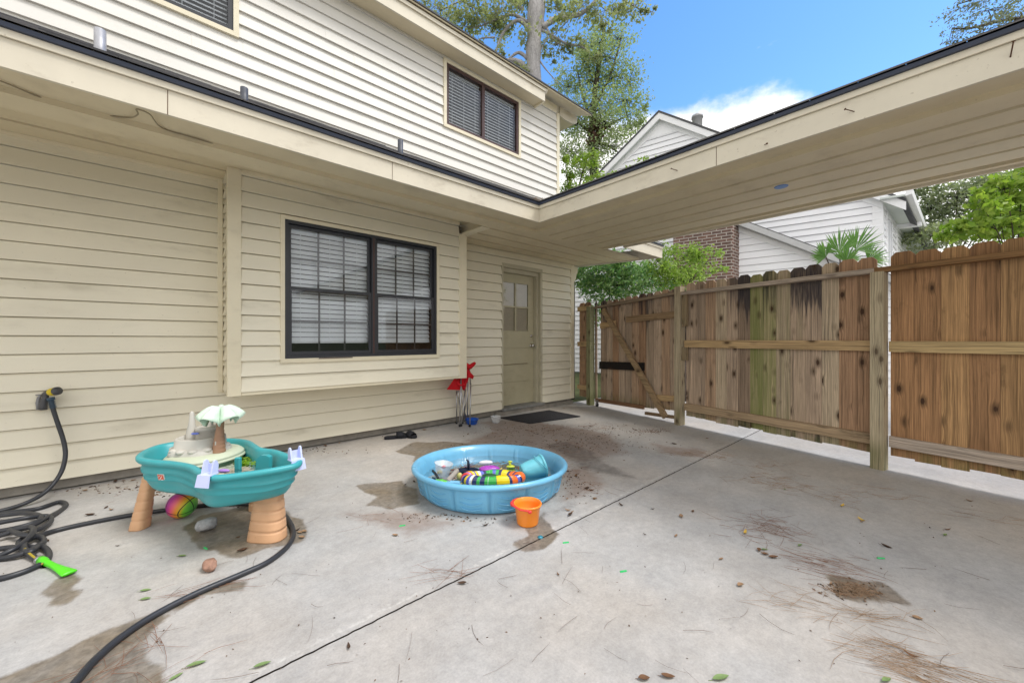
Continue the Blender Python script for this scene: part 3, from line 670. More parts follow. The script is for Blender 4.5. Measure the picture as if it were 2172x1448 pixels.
RUST = [[(960, 950), (1060, 905), (1180, 900), (1300, 920), (1330, 960), (1240, 985), (1120, 950), (1010, 950)], [(1180, 1000), (1250, 985), (1290, 1030), (1200, 1060)], [(1020, 895), (1120, 885), (1200, 910), (1060, 930)], [(1380, 940), (1480, 950), (1520, 975), (1400, 960)], [(720, 1090), (860, 1075), (1000, 1110), (860, 1130)]]
JY = 1.52
def slab(name, ys0, ys1, y_far):
    xs = grid_axis(-9, 14, -2.4, 6.2, .024); ys = grid_axis(min(ys0, y_far), max(ys1, y_far), ys0, ys1, .024) if y_far is not None else np.arange(ys0, ys1 + .001, .024)
    ys[np.argmin(abs(ys - ys0))] = ys0; 
    if abs(ys[-1] - ys1) > .001 and y_far is None: ys[-1] = ys1
    X, Y = np.meshgrid(xs, ys); nx, ny = len(xs), len(ys)
    n1 = fbm(X, Y, 9, 3); n2 = fbm(X, Y, 24, 5)
    wet = np.zeros_like(X); dk = np.zeros_like(X); ru = np.zeros_like(X)
    for p in WET: wet = np.maximum(wet, .5 + np.clip((poly_sd(X, Y, p) + .022 * n1 + .014 * n2) / .07, -.5, .5))
    for p in DARK: dk = np.maximum(dk, np.clip((poly_sd(X, Y, p) + .06 + .03 * n1) / .22, 0, .62))
    for p in RUST: ru = np.maximum(ru, np.clip((poly_sd(X, Y, p) + .10 + .05 * n1) / .26, 0, .7))
    base = (Y - 4.33) + .02 * n1; dk = np.maximum(dk, np.clip(base / .12, 0, .62) * (X < 5.4))                       # darker along the wall foot
    jd = abs(Y - JY); dk = np.maximum(dk, np.where(jd < .013, .30 + .15 * n2, 0)); dk = np.where((Y > JY + .013) & (Y < JY + .085) & (dk < .01), -.30 * (1 - (Y - JY - .013) / .072) - .05, dk); dk = np.where((Y < JY - .013) & (Y > JY - .04) & (dk < .01), -.12, dk) 
    V = np.stack([X, Y, .0015 * n1 * (abs(X) < 6)], -1).reshape(-1, 3).astype(np.float32)
    e = abs(V[:, 1] - JY) < .02; V[e, 1] += .0012 * np.sin(V[e, 0] * 61) + .0012 * np.sin(V[e, 0] * 143 + 1); V[e, 2] -= .0015
    i = np.arange(nx * ny).reshape(ny, nx); F = np.stack([i[:-1, :-1], i[:-1, 1:], i[1:, 1:], i[1:, :-1]], -1).reshape(-1, 4)
    me = bpy.data.meshes.new(name); me.vertices.add(len(V)); me.vertices.foreach_set('co', V.ravel()); me.loops.add(F.size); me.loops.foreach_set('vertex_index', F.ravel().astype(np.int32))
    me.polygons.add(len(F)); me.polygons.foreach_set('loop_start', np.arange(0, F.size, 4, dtype=np.int32)); me.polygons.foreach_set('loop_total', np.full(len(F), 4, np.int32))
    me.update(calc_edges=True); me.validate()
    at = me.attributes.new('aa', 'FLOAT_VECTOR', 'POINT'); at.data.foreach_set('vector', np.stack([wet, ru, dk], -1).reshape(-1).astype(np.float32))
    me.materials.append(m_conc); o = bpy.data.objects.new(name, me); COL.objects.link(o); return tag(o, kind='structure')
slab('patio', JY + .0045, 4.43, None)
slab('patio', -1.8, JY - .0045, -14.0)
mb = MB(); mb.box(-9, 14, JY - .05, JY + .05, -.03, -.010); tag(mb.build('control_joint', plain('joint_dirt', (.06, .05, .04), .95, .1, var=.4, scale=60)), kind='structure')
mb = MB(); mb.quad((-9, -14, -.035), (-9, -14, -.035), (14, 4.43, -.035), (-9, 4.43, -.035)); 
mb = MB(); mb.quad((-300, -300, -.05), (300, -300, -.05), (300, 300, -.05), (-300, 300, -.05)); tag(mb.build('ground', plain('lawn_soil', (.075, .085, .035), .95, .1, var=.5, scale=2)), kind='structure')

# ------------------------------------------------------------------ fence and gate
def wood_obj(name, boards, mat, parent, frame):
    """boards: list of dict(poly outline in (s, z), d0, d1 depth, col, mil, moss, vert)"""
    V, F, A, B, C = [], [], [], [], []
    for b in boards:
        poly = b['poly']; n = len(poly); o = len(V); seed = random.uniform(0, 40); us = [p[0] for p in poly]; c = b['col']
        for d in (b['d0'], b['d1']):
            for s, z in poly:
                V.append(tuple(frame @ Vector((s, d, z))))
                if b.get('vert', True): A.append((s - min(us) + seed + d * 2, z + seed * 1.7, z))
                else: A.append((z + seed + d * 2, s + seed * 1.7, z if b.get('hz') is None else b['hz']))
                B.append(c); C.append((b.get('mil', 0), b.get('moss', 0), seed))
        F.append(tuple(reversed(range(o, o + n)))); F.append(tuple(range(o + n, o + 2 * n)))
        for i in range(n): j = (i + 1) % n; F.append((o + i, o + j, o + n + j, o + n + i))
    me = bpy.data.meshes.new(name); me.from_pydata(V, [], F); me.materials.append(mat); fix(me)
    for nm, dat in (('bco', A), ('bcol', B), ('bmk', C)):
        at = me.attributes.new(nm, 'FLOAT_VECTOR', 'POINT'); at.data.foreach_set('vector', np.array(dat, np.float32).ravel())
    o = bpy.data.objects.new(name, me); COL.objects.link(o)
    if parent: o.parent = parent; o.matrix_parent_inverse = world_of(parent).inverted()
    return o
P0, P1, P2 = (Vector(onZ(*q)) for q in ((1240, 860), (1442, 900), (1865, 993)))
fd = (P2 - P1).normalized(); fnrm = Vector((fd.y, -fd.x, 0)); 
if fnrm.x < 0: fnrm = -fnrm                                # towards the neighbours
FR = Matrix(((fd.x, fnrm.x, 0, P1.x), (fd.y, fnrm.y, 0, P1.y), (0, 0, 1, 0), (0, 0, 0, 1)))   # s along the fence from post 1, d to the far side
def dogear(s0, s1, z0, z1, c=.03, jig=.0):
    return [(s0, z0), (s1, z0 + jig), (s1, z1 - c * 1.1), (s1 - c, z1), (s0 + c, z1), (s0, z1 - c * 1.1)]
G = lambda r, g, b: (r, g, b)
TAN, GRY, BRN, ORG, GRN, PAL, DRK = (.45, .305, .20), (.44, .33, .24), (.39, .24, .145), (.43, .255, .12), (.41, .34, .20), (.51, .405, .285), (.33, .24, .17)
def run(s0, s1, cols, top, ztop, gap=.0004):
    n = len(cols); wd = (s1 - s0) / n; out = []
    for i, (c, mil, moss) in enumerate(cols):
        j = random.uniform(.85, 1.12); a = s0 + i * wd + gap; b = s0 + (i + 1) * wd - gap - random.uniform(0, gap * 3)
        zt = ztop + random.uniform(-.012, .012); zb = .125 + random.uniform(-.018, .012)
        out.append(dict(poly=dogear(a, b, zb, zt, .03, random.uniform(-.008, .008)), d0=.046 + random.uniform(0, .004), d1=.064, col=tuple(q * j for q in c), mil=mil, moss=moss))
    return out
fence = empty('fence', P1, 'tall weathered wooden board fence with dog-ear tops behind the posts', 'fence')
colsA = [(GRY, .3, .25), (GRY, .2, .1), (TAN, .4, 0), (PAL, .5, .15), (GRY, .8, .1), (DRK, 1.15, 0), (GRN, .4, .85), (GRN, .8, .7), (PAL, .4, .5), (GRY, 1.05, .4), (GRY, 1.2, .1), (PAL, .5, 0), (BRN, .35, 0), (BRN, .3, 0)]
LB = (P2 - P1).length
wood_obj('board_panel', run(.06, LB - .03, colsA, True, 1.87), m_board, fence, FR)
BRO = (.37, .205, .10)
colsB = [(BRO, .5, 0), (BRO, .45, 0), (ORG, .35, 0), (BRO, .4, 0), (ORG, .15, 0), (ORG, .12, 0), (ORG, .2, 0), (BRN, .3, 0), (ORG, .2, 0), (ORG, .2, 0), (BRN, .2, 0), (ORG, .2, 0), (ORG, .2, 0), (ORG, .2, 0)]
wood_obj('board_panel', run(LB + .06, LB + 2.15, colsB, True, 1.87), m_board, fence, FR)
def hb(s0, s1, z0, z1, d0, d1, col, mil=.15, hz=.8): return dict(poly=[(s0, z0), (s1, z0), (s1, z1), (s0, z1)], d0=d0, d1=d1, col=col, mil=mil, moss=-1, vert=False, hz=hz)
RC = (.50, .345, .18); RG = (.46, .38, .31)
for s0, s1, z, c in ((.06, LB - .05, 1.075, RC), (LB + .06, LB + 2.3, 1.07, (.47, .34, .17)), (.06, LB - .05, .245, (.40, .29, .18)), (LB + .06, LB + 2.3, .25, RG)):
    wood_obj('rail', [hb(s0, s1, z - .046, z + .046, .006, .045, c)], m_rail, fence, FR)
for s0, s1, z, c in ((-.0, LB - .02, 1.735, RG), (LB - .02, LB + 2.3, 1.735, (.25, .14, .06))):
    wood_obj('rail', [hb(s0, s1, z - .02, z + .022, -.05, .045, c, .5)], m_rail, fence, FR)
for s, zt, c in ((0, 1.83, (.42, .35, .24)), (LB, 1.72, (.46, .385, .26))):
    o = wood_obj('post', [dict(poly=[(s - .046, -.02), (s + .046, -.02), (s + .046, zt), (s - .046, zt)], d0=-.055, d1=.042, col=c, mil=.05, moss=0)], m_post, fence, FR)
for z in (1.43, .93): wood_obj('cleat', [dict(poly=[(.05, z - .13 if z > 1 else z - .07), (.12, z - .13 if z > 1 else z - .07), (.12, z + .3 if z > 1 else z + .1), (.05, z + .3 if z > 1 else z + .1)], d0=-.03, d1=.0055, col=(.30, .23, .14), mil=.1)], m_post, fence, FR)
# short stub of fence by the house corner
LG = (P0 - P1).length
stub = empty('fence_post', FR @ Vector((-LG, 0, 0)), 'greenish square gate post beside the house corner with brown boards behind', 'post')
wood_obj('post', [dict(poly=[(-LG - .05, -.02), (-LG + .05, -.02), (-LG + .05, 1.70), (-LG - .05, 1.70)], d0=-.055, d1=.042, col=(.26, .25, .15), mil=.25, moss=.5)], m_post, stub, FR)
wood_obj('board_panel', run(-LG - .36, -LG - .055, [(BRN, .5, 0), (BRN, .7, 0)], True, 1.79) + run(-LG + .055, -LG + .10, [(DRK, .9, 0)], True, 1.79), m_board, stub, FR)
for z in (1.68, 1.05, .28): wood_obj('rail', [hb(-LG - .36, -LG - .05, z - .04, z + .04, .0, .045, RC)], m_rail, stub, FR)
# gate: slightly sagging, one diagonal brace
gate = empty('gate', FR @ Vector((-.1, 0, 0)), 'sagging wooden gate with one diagonal brace and a caster wheel', 'gate')
GF = FR @ Matrix.Translation((0, 0, 0))
g0, g1 = -LG + .20, -.055
colsG = [(DRK, .9, 0), (GRY, .5, 0), (BRN, .6, 0), (GRY, .35, .1), (GRY, .3, .2), (TAN, .7, .1), (BRN, .9, .1), (GRY, .8, .3), (GRY, .45, 0), (TAN, .5, 0), (GRY, .75, .1)]
gb = run(g0, g1, colsG, True, 1.775, .0016)
for i, b in enumerate(gb): b['poly'] = [(s, z + .055 * i / 10 - (.03 if z < .5 else 0)) for s, z in b['poly']]
wood_obj('board_panel', gb, m_board, gate, GF)
gl = g1 - g0; RT2 = (.30, .185, .10)
def slope(s): return .03 * (s - g0) / gl
for s0, s1, z, hh, c in ((g0 + .02, g0 + .24 * gl, 1.36, .045, RC), (g0 + .40 * gl, g1, 1.44, .045, (.31, .21, .12)), (g0 + .0, g0 + .62 * gl, .70, .06, (.016, .013, .011)), (g0 + .72 * gl, g1, .30, .04, RC), (g0 - .10, g0 + .62 * gl, .10, .028, (.22, .12, .065)), (g0 + .64 * gl, g1, .05, .022, (.25, .17, .10))):
    wood_obj('rail', [dict(poly=[(s0, z - hh), (s1, z - hh + .03), (s1, z + hh + .03), (s0, z + hh)], d0=.010, d1=.045, col=c, mil=.15, moss=-1, vert=False, hz=.8)], m_rail, gate, GF)
wood_obj('rail', [dict(poly=[(g0 - .08, 1.655), (g1 + .03, 1.735), (g1 + .03, 1.775), (g0 - .08, 1.69)], d0=-.03, d1=.045, col=(.26, .20, .14), mil=.4, moss=-1, vert=False, hz=.8)], m_rail, gate, GF)
a, b = Vector((g0 + .12, 1.63)), Vector((g1 - .16, .06)); dd = (b - a).normalized(); nn = Vector((-dd.y, dd.x)) * .040
br = wood_obj('brace', [dict(poly=[tuple(a - nn), tuple(b - nn), tuple(b + nn), tuple(a + nn)], d0=-.032, d1=.0085, col=(.33, .23, .13), mil=.1, moss=-1, vert=False, hz=.8)], m_rail, gate, GF)
cw = FR @ Vector((g0 - .03, -.01, .035)); mb = MB(); mb.smooth = True
mb.M = Matrix.Translation(cw) @ Matrix.Rotation(math.atan2(fd.y, fd.x), 4, 'Z') @ Matrix.Rotation(R_(90), 4, 'X'); mb.lathe([(.001, -.012), (.028, -.012), (.036, -.007), (.036, .007), (.028, .012), (.001, .012)], 24); wheel = mb.build('caster_wheel', m_rubber, gate)
mb = MB(); mb.M = FR; mb.box(g0 - .045, g0 - .015, -.028, -.024, .03, .10); mb.box(g0 - .045, g0 - .015, .004, .008, .03, .10); mb.box(g0 - .05, g0 - .01, -.028, .008, .10, .106); mb.build('caster_fork', m_steel, wheel)

#__PART2__
# ------------------------------------------------------------------ neighbour's house beyond the fence
NC = FW * 9 + RT * 9 * (784 / FPX)                       # its nearest corner
na = FW - RT * 1.399; na = na / np.linalg.norm(na)       # along the gable wall
ns = FW + RT * ((2055 - 1086) / FPX); ns = ns / np.linalg.norm(ns)   # along the side wall
NB = Matrix(((na[0], ns[0], 0, NC[0]), (na[1], ns[1], 0, NC[1]), (0, 0, 1, 0), (0, 0, 0, 1)))
def onN(px, py, b):
    """(a, z) where a pixel's ray meets the plane b of the neighbour's frame"""
    r = ray(px, py); A = np.array([[na[0], -r[0]], [na[1], -r[1]]]); q = (EYE - NC - ns * b)[:2]
    a, t = np.linalg.solve(A, q); return float(a), float(CAMZ + r[2] * t)
nh = empty('neighbour_house', NC, 'white lap-sided neighbouring house with a tall gable behind the fence', 'house')
HA, EZ, AZ = 4.95, 4.45, 8.0; PZ = onN(1352, 303, 0)[1]
def gab(z): k = max(0, (z - EZ) / (AZ - EZ)); return (HA * k + .0, 2 * HA - HA * k)
PG = lambda a, z, o: NB @ Vector((a, -o, z))
siding(MB(), PG, gab, 0, PZ + .1, .165, lip=.035).build('wall', m_white, nh)
wwin = (.75, 1.55, 2.9, 4.15)
siding(MB(), lambda a, z, o: NB @ Vector((-o, a, z)), lambda z: (.0, 8), 0, EZ + .15, .165, [wwin], lip=.03).build('wall', m_white, nh)
mb = MB(); mb.M = NB; g = gab(PZ); mb.loft([[(g[0], -.04, PZ), (g[1], -.04, PZ), (HA, -.04, AZ)], [(g[0], 0, PZ), (g[1], 0, PZ), (HA, 0, AZ)]])
mb.build('gable_panel', m_wtrim, nh)
mb = MB(); mb.M = NB; mb.box(-.03, .16, -.03, .16, 0, EZ); mb.build('corner_trim', m_wtrim, nh)
mb = MB(); mb.M = NB; mb.box(-.03, .03, 2.7, 2.95, 0, EZ + .1); mb.build('corner_trim', m_wtrim, nh)
mb = MB(); mb.M = NB
for y0, y1, z0, z1 in ((wwin[0] - .12, wwin[0], 2.8, 4.25), (wwin[1], wwin[1] + .12, 2.8, 4.25), (wwin[0], wwin[1], 4.15, 4.25), (wwin[0], wwin[1], 2.8, 2.9), (1.12, 1.18, 2.9, 4.15)): mb.box(-.04, .0, y0, y1, z0, z1)
nw = mb.build('window', m_wtrim, nh)
mb = MB(); mb.M = NB; mb.box(.0, .02, wwin[0], wwin[1], 2.9, 4.15); mb.build('pane', plain('grey_pane', (.22, .25, .28), .1, .6), nw)
rise = (AZ - EZ) / HA
for sgn in (1, -1):
    f = (lambda a: a) if sgn > 0 else (lambda a: 2 * HA - a)
    def rk(a, dz): return (f(a), EZ + rise * a + dz)
    mb = MB(); mb.M = NB; ov = -.20
    mb.mat = 1; mb.loft([[(p[0], b, p[1]) for b in (ov - .02, 9.0)] + [(q[0], b, q[1]) for b in (9.0, ov - .02)] for p, q in ((rk(-.42, .10), rk(-.42, .16)), (rk(HA, .10), rk(HA, .16)))])
    mb.mat = 0; mb.loft([[(p[0], b, p[1]) for b in (ov, ov + .03)] + [(q[0], b, q[1]) for b in (ov + .03, ov)] for p, q in ((rk(-.42, -.10), rk(-.42, .095)), (rk(HA, -.10), rk(HA, .095)))])
    rf = mb.build('roof', [m_wtrim, m_shing], nh)
    mb = MB(); mb.M = NB; mb.loft([[(p[0], b, p[1]) for b in (-.045, -.004)] + [(q[0], b, q[1]) for b in (-.004, -.045)] for p, q in ((rk(-.02, -.24), rk(-.02, -.05)), (rk(HA, -.24), rk(HA, -.05)))]); mb.build('rake_board', m_wtrim, rf)
    mb = MB(); mb.M = NB; mb.loft([[(p[0], b, p[1]) for b in (ov + .03, -.005)] + [(q[0], b, q[1]) for b in (-.005, ov + .03)] for p, q in ((rk(-.3, -.06), rk(-.3, -.04)), (rk(HA, -.06), rk(HA, -.04)))]); mb.build('soffit', m_wsoff, rf)
mb = MB(); mb.M = NB; mb.box(-.42, 0, -.3, 9, EZ - .10, EZ - .06); mb.build('soffit', m_wsoff, nh)
mb = MB(); mb.M = NB; mb.loft([[(-.42, b, EZ - .11), (-.52, b, EZ - .08), (-.54, b, EZ + .02), (-.42, b, EZ + .03)] for b in (-.3, 9)]); mb.build('gutter', m_wtrim, nh)
mb = MB(); mb.M = NB; mb.box(-.50, -.01, 2.72, 2.90, EZ - .20, EZ - .105); mb.build('downpipe', m_wtrim, nh)
a, z = onN(1479, 246, 3.0); mb = MB(); mb.smooth = True; mb.lathe([(.17, -.6), (.17, .12), (.20, .13), (.19, .22), (.10, .28), (.001, .29)], 24, tuple(NB @ Vector((a, 3.0, z - .22)))); mb.build('roof_vent', plain('grey_vent', (.45, .45, .46), .6, .4, .3), nh)
# low wing with its own gable end, and the brick chimney
WB = -1.3
(wa0, wz0), (wa1, wz1) = onN(1560, 478, WB), onN(1736, 545, WB)
ws = (wz1 - wz0) / (wa1 - wa0)
def wl(a, d=0): return wz0 + ws * (a - wa0) + d
wing = empty('neighbour_wing', tuple(NB @ Vector((wa0, WB, 0))), 'low white gabled wing of the neighbouring house beside the brick chimney', 'building')
wend = wa1 - 1.2; wtop = wa0 + .9
def wrange(z):
    a = wa0 + (z - wz0) / ws
    return (max(wend, min(a, wtop + .5)), wtop + .5)
siding(MB(), lambda a, z, o: NB @ Vector((a, WB - o, z)), wrange, 0, wl(wtop) - .1, .165, lip=.03).build('wall', m_white, wing)
mb = MB(); mb.M = NB; mb.box(wend, wtop, WB + .01, -.01, 0, min(wl(wend), 2)); mb.build('wall_core', m_wtrim, wing)
def wb(d0, d1, b0, b1): return [[(a, b0, wl(a, d0)), (a, b1, wl(a, d0)), (a, b1, wl(a, d1)), (a, b0, wl(a, d1))] for a in (wend - .3, wtop)]
mb = MB(); mb.M = NB; mb.loft(wb(-.13, .02, WB - .05, WB - .01)); mb.build('rake_board', m_wtrim, wing)
mb = MB(); mb.M = NB; mb.loft(wb(.0, .06, WB - .22, WB - .052)); mb.build('soffit', plain('grey_soffit', (.46, .46, .46), .6), wing)
mb = MB(); mb.M = NB; mb.loft(wb(.062, .20, WB - .26, -.01)); mb.build('roof', [m_shing], wing)
mb = MB(); mb.M = NB; mb.loft(wb(.03, .175, WB - .30, WB - .262)); mb.build('fascia', plain('grey_fascia', (.50, .50, .50), .6), wing)
ca0, cz = onN(1553, 480, WB - .45); ca1, _ = onN(1428, 510, WB - .45)
ch = MB(); zt = onN(1490, 430, WB - .45)[1]
def bq(P4, uv):
    b = ch.add([NB @ Vector(p) for p in P4], [(0, 1, 2, 3)]); ch.at[b:b + 4] = [(u, v, 0) for u, v in uv]
b0, b1 = WB - .45, WB + .2
bq([(ca0, b0, 0), (ca1, b0, 0), (ca1, b0, zt), (ca0, b0, zt)], [(ca0, 0), (ca1, 0), (ca1, zt), (ca0, zt)])
bq([(ca0, b0, 0), (ca0, b1, 0), (ca0, b1, zt), (ca0, b0, zt)], [(ca0, 0), (ca0 - .65, 0), (ca0 - .65, zt), (ca0, zt)])
bq([(ca1, b0, 0), (ca1, b1, 0), (ca1, b1, zt), (ca1, b0, zt)], [(ca1, 0), (ca1 + .65, 0), (ca1 + .65, zt), (ca1, zt)])
bq([(ca0, b0, zt), (ca1, b0, zt), (ca1, b1, zt), (ca0, b1, zt)], [(0, 0), (1, 0), (1, .6), (0, .6)])
bq([(ca0, b1, 0), (ca1, b1, 0), (ca1, b1, zt), (ca0, b1, zt)], [(ca0, 0), (ca1, 0), (ca1, zt), (ca0, zt)])
tag(ch.build('chimney', m_brick), 'brown brick chimney partly hidden by leafy shrubs behind the fence', 'chimney')

# ------------------------------------------------------------------ plants
def leaf_mesh(name, C, size, mat, parent, aspect=.5, droop=0., flat=.0, seed=1):
    r = np.random.default_rng(seed); n = len(C)
    d = r.normal(size=(n, 3)); d[:, 2] = d[:, 2] * (1 - flat) - droop; d /= np.linalg.norm(d, axis=1)[:, None]
    e = r.normal(size=(n, 3)); u = np.cross(d, e); u /= np.linalg.norm(u, axis=1)[:, None]; nn = np.cross(d, u)
    l = (size * r.uniform(.6, 1.3, n))[:, None]; wd = l * aspect
    V = np.stack([C - d * l * .5, C + u * wd * .5 + nn * wd * .12, C + d * l * .5, C - u * wd * .5 + nn * wd * .12], 1).reshape(-1, 3).astype(np.float32)
    i = np.arange(n)[:, None] * 4; F = np.concatenate([i + [0, 1, 2], i + [0, 2, 3]], 1).reshape(-1, 3)
    me = bpy.data.meshes.new(name); me.vertices.add(len(V)); me.vertices.foreach_set('co', V.ravel()); me.loops.add(F.size); me.loops.foreach_set('vertex_index', F.ravel().astype(np.int32))
    me.polygons.add(len(F)); me.polygons.foreach_set('loop_start', np.arange(0, F.size, 3, dtype=np.int32)); me.polygons.foreach_set('loop_total', np.full(len(F), 3, np.int32)); me.update(calc_edges=True)
    q = np.repeat(np.clip(r.normal(.5, .28, n), 0, 1), 4); at = me.attributes.new('lr', 'FLOAT_VECTOR', 'POINT'); at.data.foreach_set('vector', np.stack([q, q, q], -1).ravel().astype(np.float32))
    me.materials.append(mat); o = bpy.data.objects.new(name, me); COL.objects.link(o)
    if parent: o.parent = parent; o.matrix_parent_inverse = world_of(parent).inverted()
    return o
def plant(name, base, label, cat, trunk, limbs, clusters, lsize, m_l, m_b, aspect=.5, droop=.0, seed=1, group=None, per=70, spread=.34, flat=0.):
    """trunk / limbs: [(points, r0, r1)]; clusters: [(centre, radii, leaves)]; each cluster breaks into clumps, each clump hangs on a twig"""
    r = np.random.default_rng(seed); root = empty(name, tuple(base), label, cat, group)
    mb = MB(); mb.smooth = True; skel = []
    for pts, r0, r1 in trunk + limbs:
        c = smooth_curve(pts, 6); mb.tube(c, list(np.linspace(r0, r1, len(c)) * (1 + .10 * np.sin(np.arange(len(c)) * 1.7))), 9); skel += [np.array(p) for p in c]
    mb_t = mb; tw = mb; S = np.array(skel); L = []
    for c, rad, n in clusters:
        k = max(3, int(n / per)); q = r.normal(size=(k, 3)); q /= np.linalg.norm(q, axis=1)[:, None]; q *= r.uniform(.25, 1.0, k)[:, None] ** .6
        cl = np.array(c) + q * np.array(rad); hub = S[np.argmin(((S - np.array(c)) ** 2).sum(1))]
        mid0 = np.array(c) * .6 + hub * .4 + r.normal(size=3) * .1 * np.array(rad); lim = np.mean(rad)
        tw.tube(smooth_curve([hub, mid0, np.array(c)], 5), list(np.linspace(.028, .012, 11) * min(1.0, lim / .7)), 5)
        for p in cl:
            m = .5 * (p + np.array(c)) + r.normal(size=3) * .12 * lim
            if r.random() < .7: tw.tube([np.array(c), m, p], [.011 * min(1, lim), .008 * min(1, lim), .004], 4)
            nl = int(r.uniform(.4, 1.6) * n / k); L.append(p + r.normal(size=(nl, 3)) * np.array(rad) * spread * r.uniform(.55, 1.2))
    mb_t.build('trunk', m_b, root)
    leaf_mesh('crown', np.concatenate(L), lsize, m_l, root, aspect, droop, flat, seed + 50)
    return root
def cl(depth, lst, dens=1.0, thick=1.0):
    out = []
    for px, py, rx, ry, n in lst:
        k = depth / FPX; out.append((dep(px, py, depth + random.uniform(-.6, .6) * rx * k), (rx * k, rx * k * thick, ry * k), int(n * dens)))
    return out
def pts(depth, lst): return [dep(x, y, depth) for x, y in lst]
def foot(px, d): p = dep(px, 720, d); p[2] = -.05; return p
m_bark_p = M_bark('grey_bark', (.46, .44, .44), (.36, .34, .34)); m_bark_d = M_bark('dark_bark', (.12, .095, .08), (.07, .055, .045))
ml_pine = M_leaf('olive_leaf', (.26, .30, .16), (.40, .41, .28), .5); ml_mid = M_leaf('mid_green_leaf', (.23, .31, .16), (.40, .45, .28), .5)
ml_lime = M_leaf('lime_leaf', (.20, .33, .045), (.36, .45, .10), .5); ml_shrub = M_leaf('shrub_leaf', (.12, .28, .13), (.40, .54, .27), .5); ml_pale = M_leaf('pale_leaf', (.22, .27, .17), (.33, .36, .24), .45)
ml_dark = M_leaf('dark_small_leaf', (.17, .19, .15), (.26, .28, .21), .4)
D = 12.5
plant('pine_tree', foot(1128, D), 'tall grey-trunked tree with bare crooked limbs rising behind the upper eave', 'tree',
      [([foot(1128, D)] + pts(D, [(1130, 380), (1131, 175), (1133, 60), (1140, -80), (1150, -260)]), .29, .20)],
      [(pts(D, [(1150, 60), (1180, 40), (1230, 30), (1265, 0), (1300, -60)]), .10, .045), (pts(D, [(1140, 80), (1148, 40), (1156, -20), (1175, -120)]), .11, .06), (pts(D, [(1118, 150), (1100, 132), (1075, 130), (1050, 145), (1030, 160)]), .10, .04), (pts(D, [(1120, 125), (1100, 112), (1080, 125)]), .07, .03),
       (pts(D, [(1122, 62), (1100, 44), (1075, 60), (1060, 85), (1050, 120)]), .07, .03), (pts(D, [(1122, 50), (1090, 32), (1060, 38), (1020, 56)]), .06, .025), (pts(D, [(1145, 62), (1170, 75), (1200, 92), (1230, 98), (1248, 108)]), .05, .018), (pts(D, [(1145, 30), (1165, 70), (1180, 90), (1200, 98)]), .04, .015), (pts(D, [(1145, 110), (1160, 85), (1185, 64)]), .03, .012), (pts(D, [(1145, 130), (1160, 150), (1185, 178)]), .03, .01),
       (pts(D, [(1110, 20), (1060, -10), (1000, -5), (960, 10)]), .05, .02), (pts(D, [(1280, -30), (1330, 5), (1370, 25), (1385, 25)]), .03, .01), (pts(D, [(1050, 80), (1020, 82), (1010, 95)]), .03, .012)],
      cl(D, [(935, 22, 45, 24, 520), (985, 55, 42, 30, 520), (1000, 15, 40, 22, 420), (965, 90, 20, 14, 160), (1050, 20, 50, 22, 520), (1075, 55, 32, 16, 260), (1010, 110, 38, 14, 240), (1060, 115, 22, 20, 150), (1100, 15, 25, 22, 240), (1178, 15, 26, 20, 220), (1205, 45, 40, 14, 260), (1235, 12, 42, 22, 380), (1285, 22, 40, 22, 360), (1335, 25, 42, 24, 380), (1376, 28, 16, 10, 80), (1180, 95, 40, 16, 240), (1225, 85, 34, 12, 180), (1250, 118, 22, 14, 110), (1290, 52, 26, 12, 130), (1165, 118, 22, 12, 80), (1105, 160, 30, 10, 120), (1020, 45, 60, 30, 420), (1120, 95, 50, 26, 200), (940, 50, 40, 20, 220), (1080, 145, 40, 14, 140)], 1.2),
      .115, ml_pine, m_bark_p, .55, .1, 3, per=26, spread=.22)
D = 15.5
plant('broadleaf_tree', foot(1268, D), 'airy green tree with fine dark branches between the house corner and the white gable', 'tree',
      [([foot(1268, D)] + pts(D, [(1262, 420), (1255, 300), (1262, 200), (1275, 100), (1285, 50)]), .20, .05)],
      [(pts(D, [(1258, 230), (1290, 170), (1310, 110), (1318, 75)]), .06, .02), (pts(D, [(1256, 260), (1235, 200), (1225, 150)]), .06, .02), (pts(D, [(1258, 290), (1300, 262), (1330, 245)]), .06, .02), (pts(D, [(1255, 280), (1235, 268), (1222, 250)]), .07, .03), (pts(D, [(1258, 300), (1290, 310), (1320, 330)]), .05, .02), (pts(D, [(1262, 190), (1245, 130), (1235, 90)]), .04, .012)],
      cl(D, [(1255, 95, 42, 22, 700), (1310, 82, 34, 22, 500), (1285, 120, 55, 24, 700), (1240, 130, 30, 20, 360), (1205, 185, 32, 22, 420), (1245, 175, 42, 22, 560), (1300, 165, 48, 26, 700), (1335, 170, 32, 30, 420), (1262, 225, 62, 22, 900), (1325, 215, 44, 24, 620), (1225, 262, 34, 30, 620), (1285, 262, 55, 26, 900), (1335, 265, 28, 22, 360), (1210, 320, 34, 26, 560), (1300, 310, 52, 22, 620), (1245, 350, 40, 28, 620), (1362, 262, 14, 10, 90), (1370, 225, 16, 14, 90), (1190, 150, 14, 16, 80)], 1.9),
      .10, ml_mid, m_bark_d, .55, .0, 5, per=24, spread=.33)
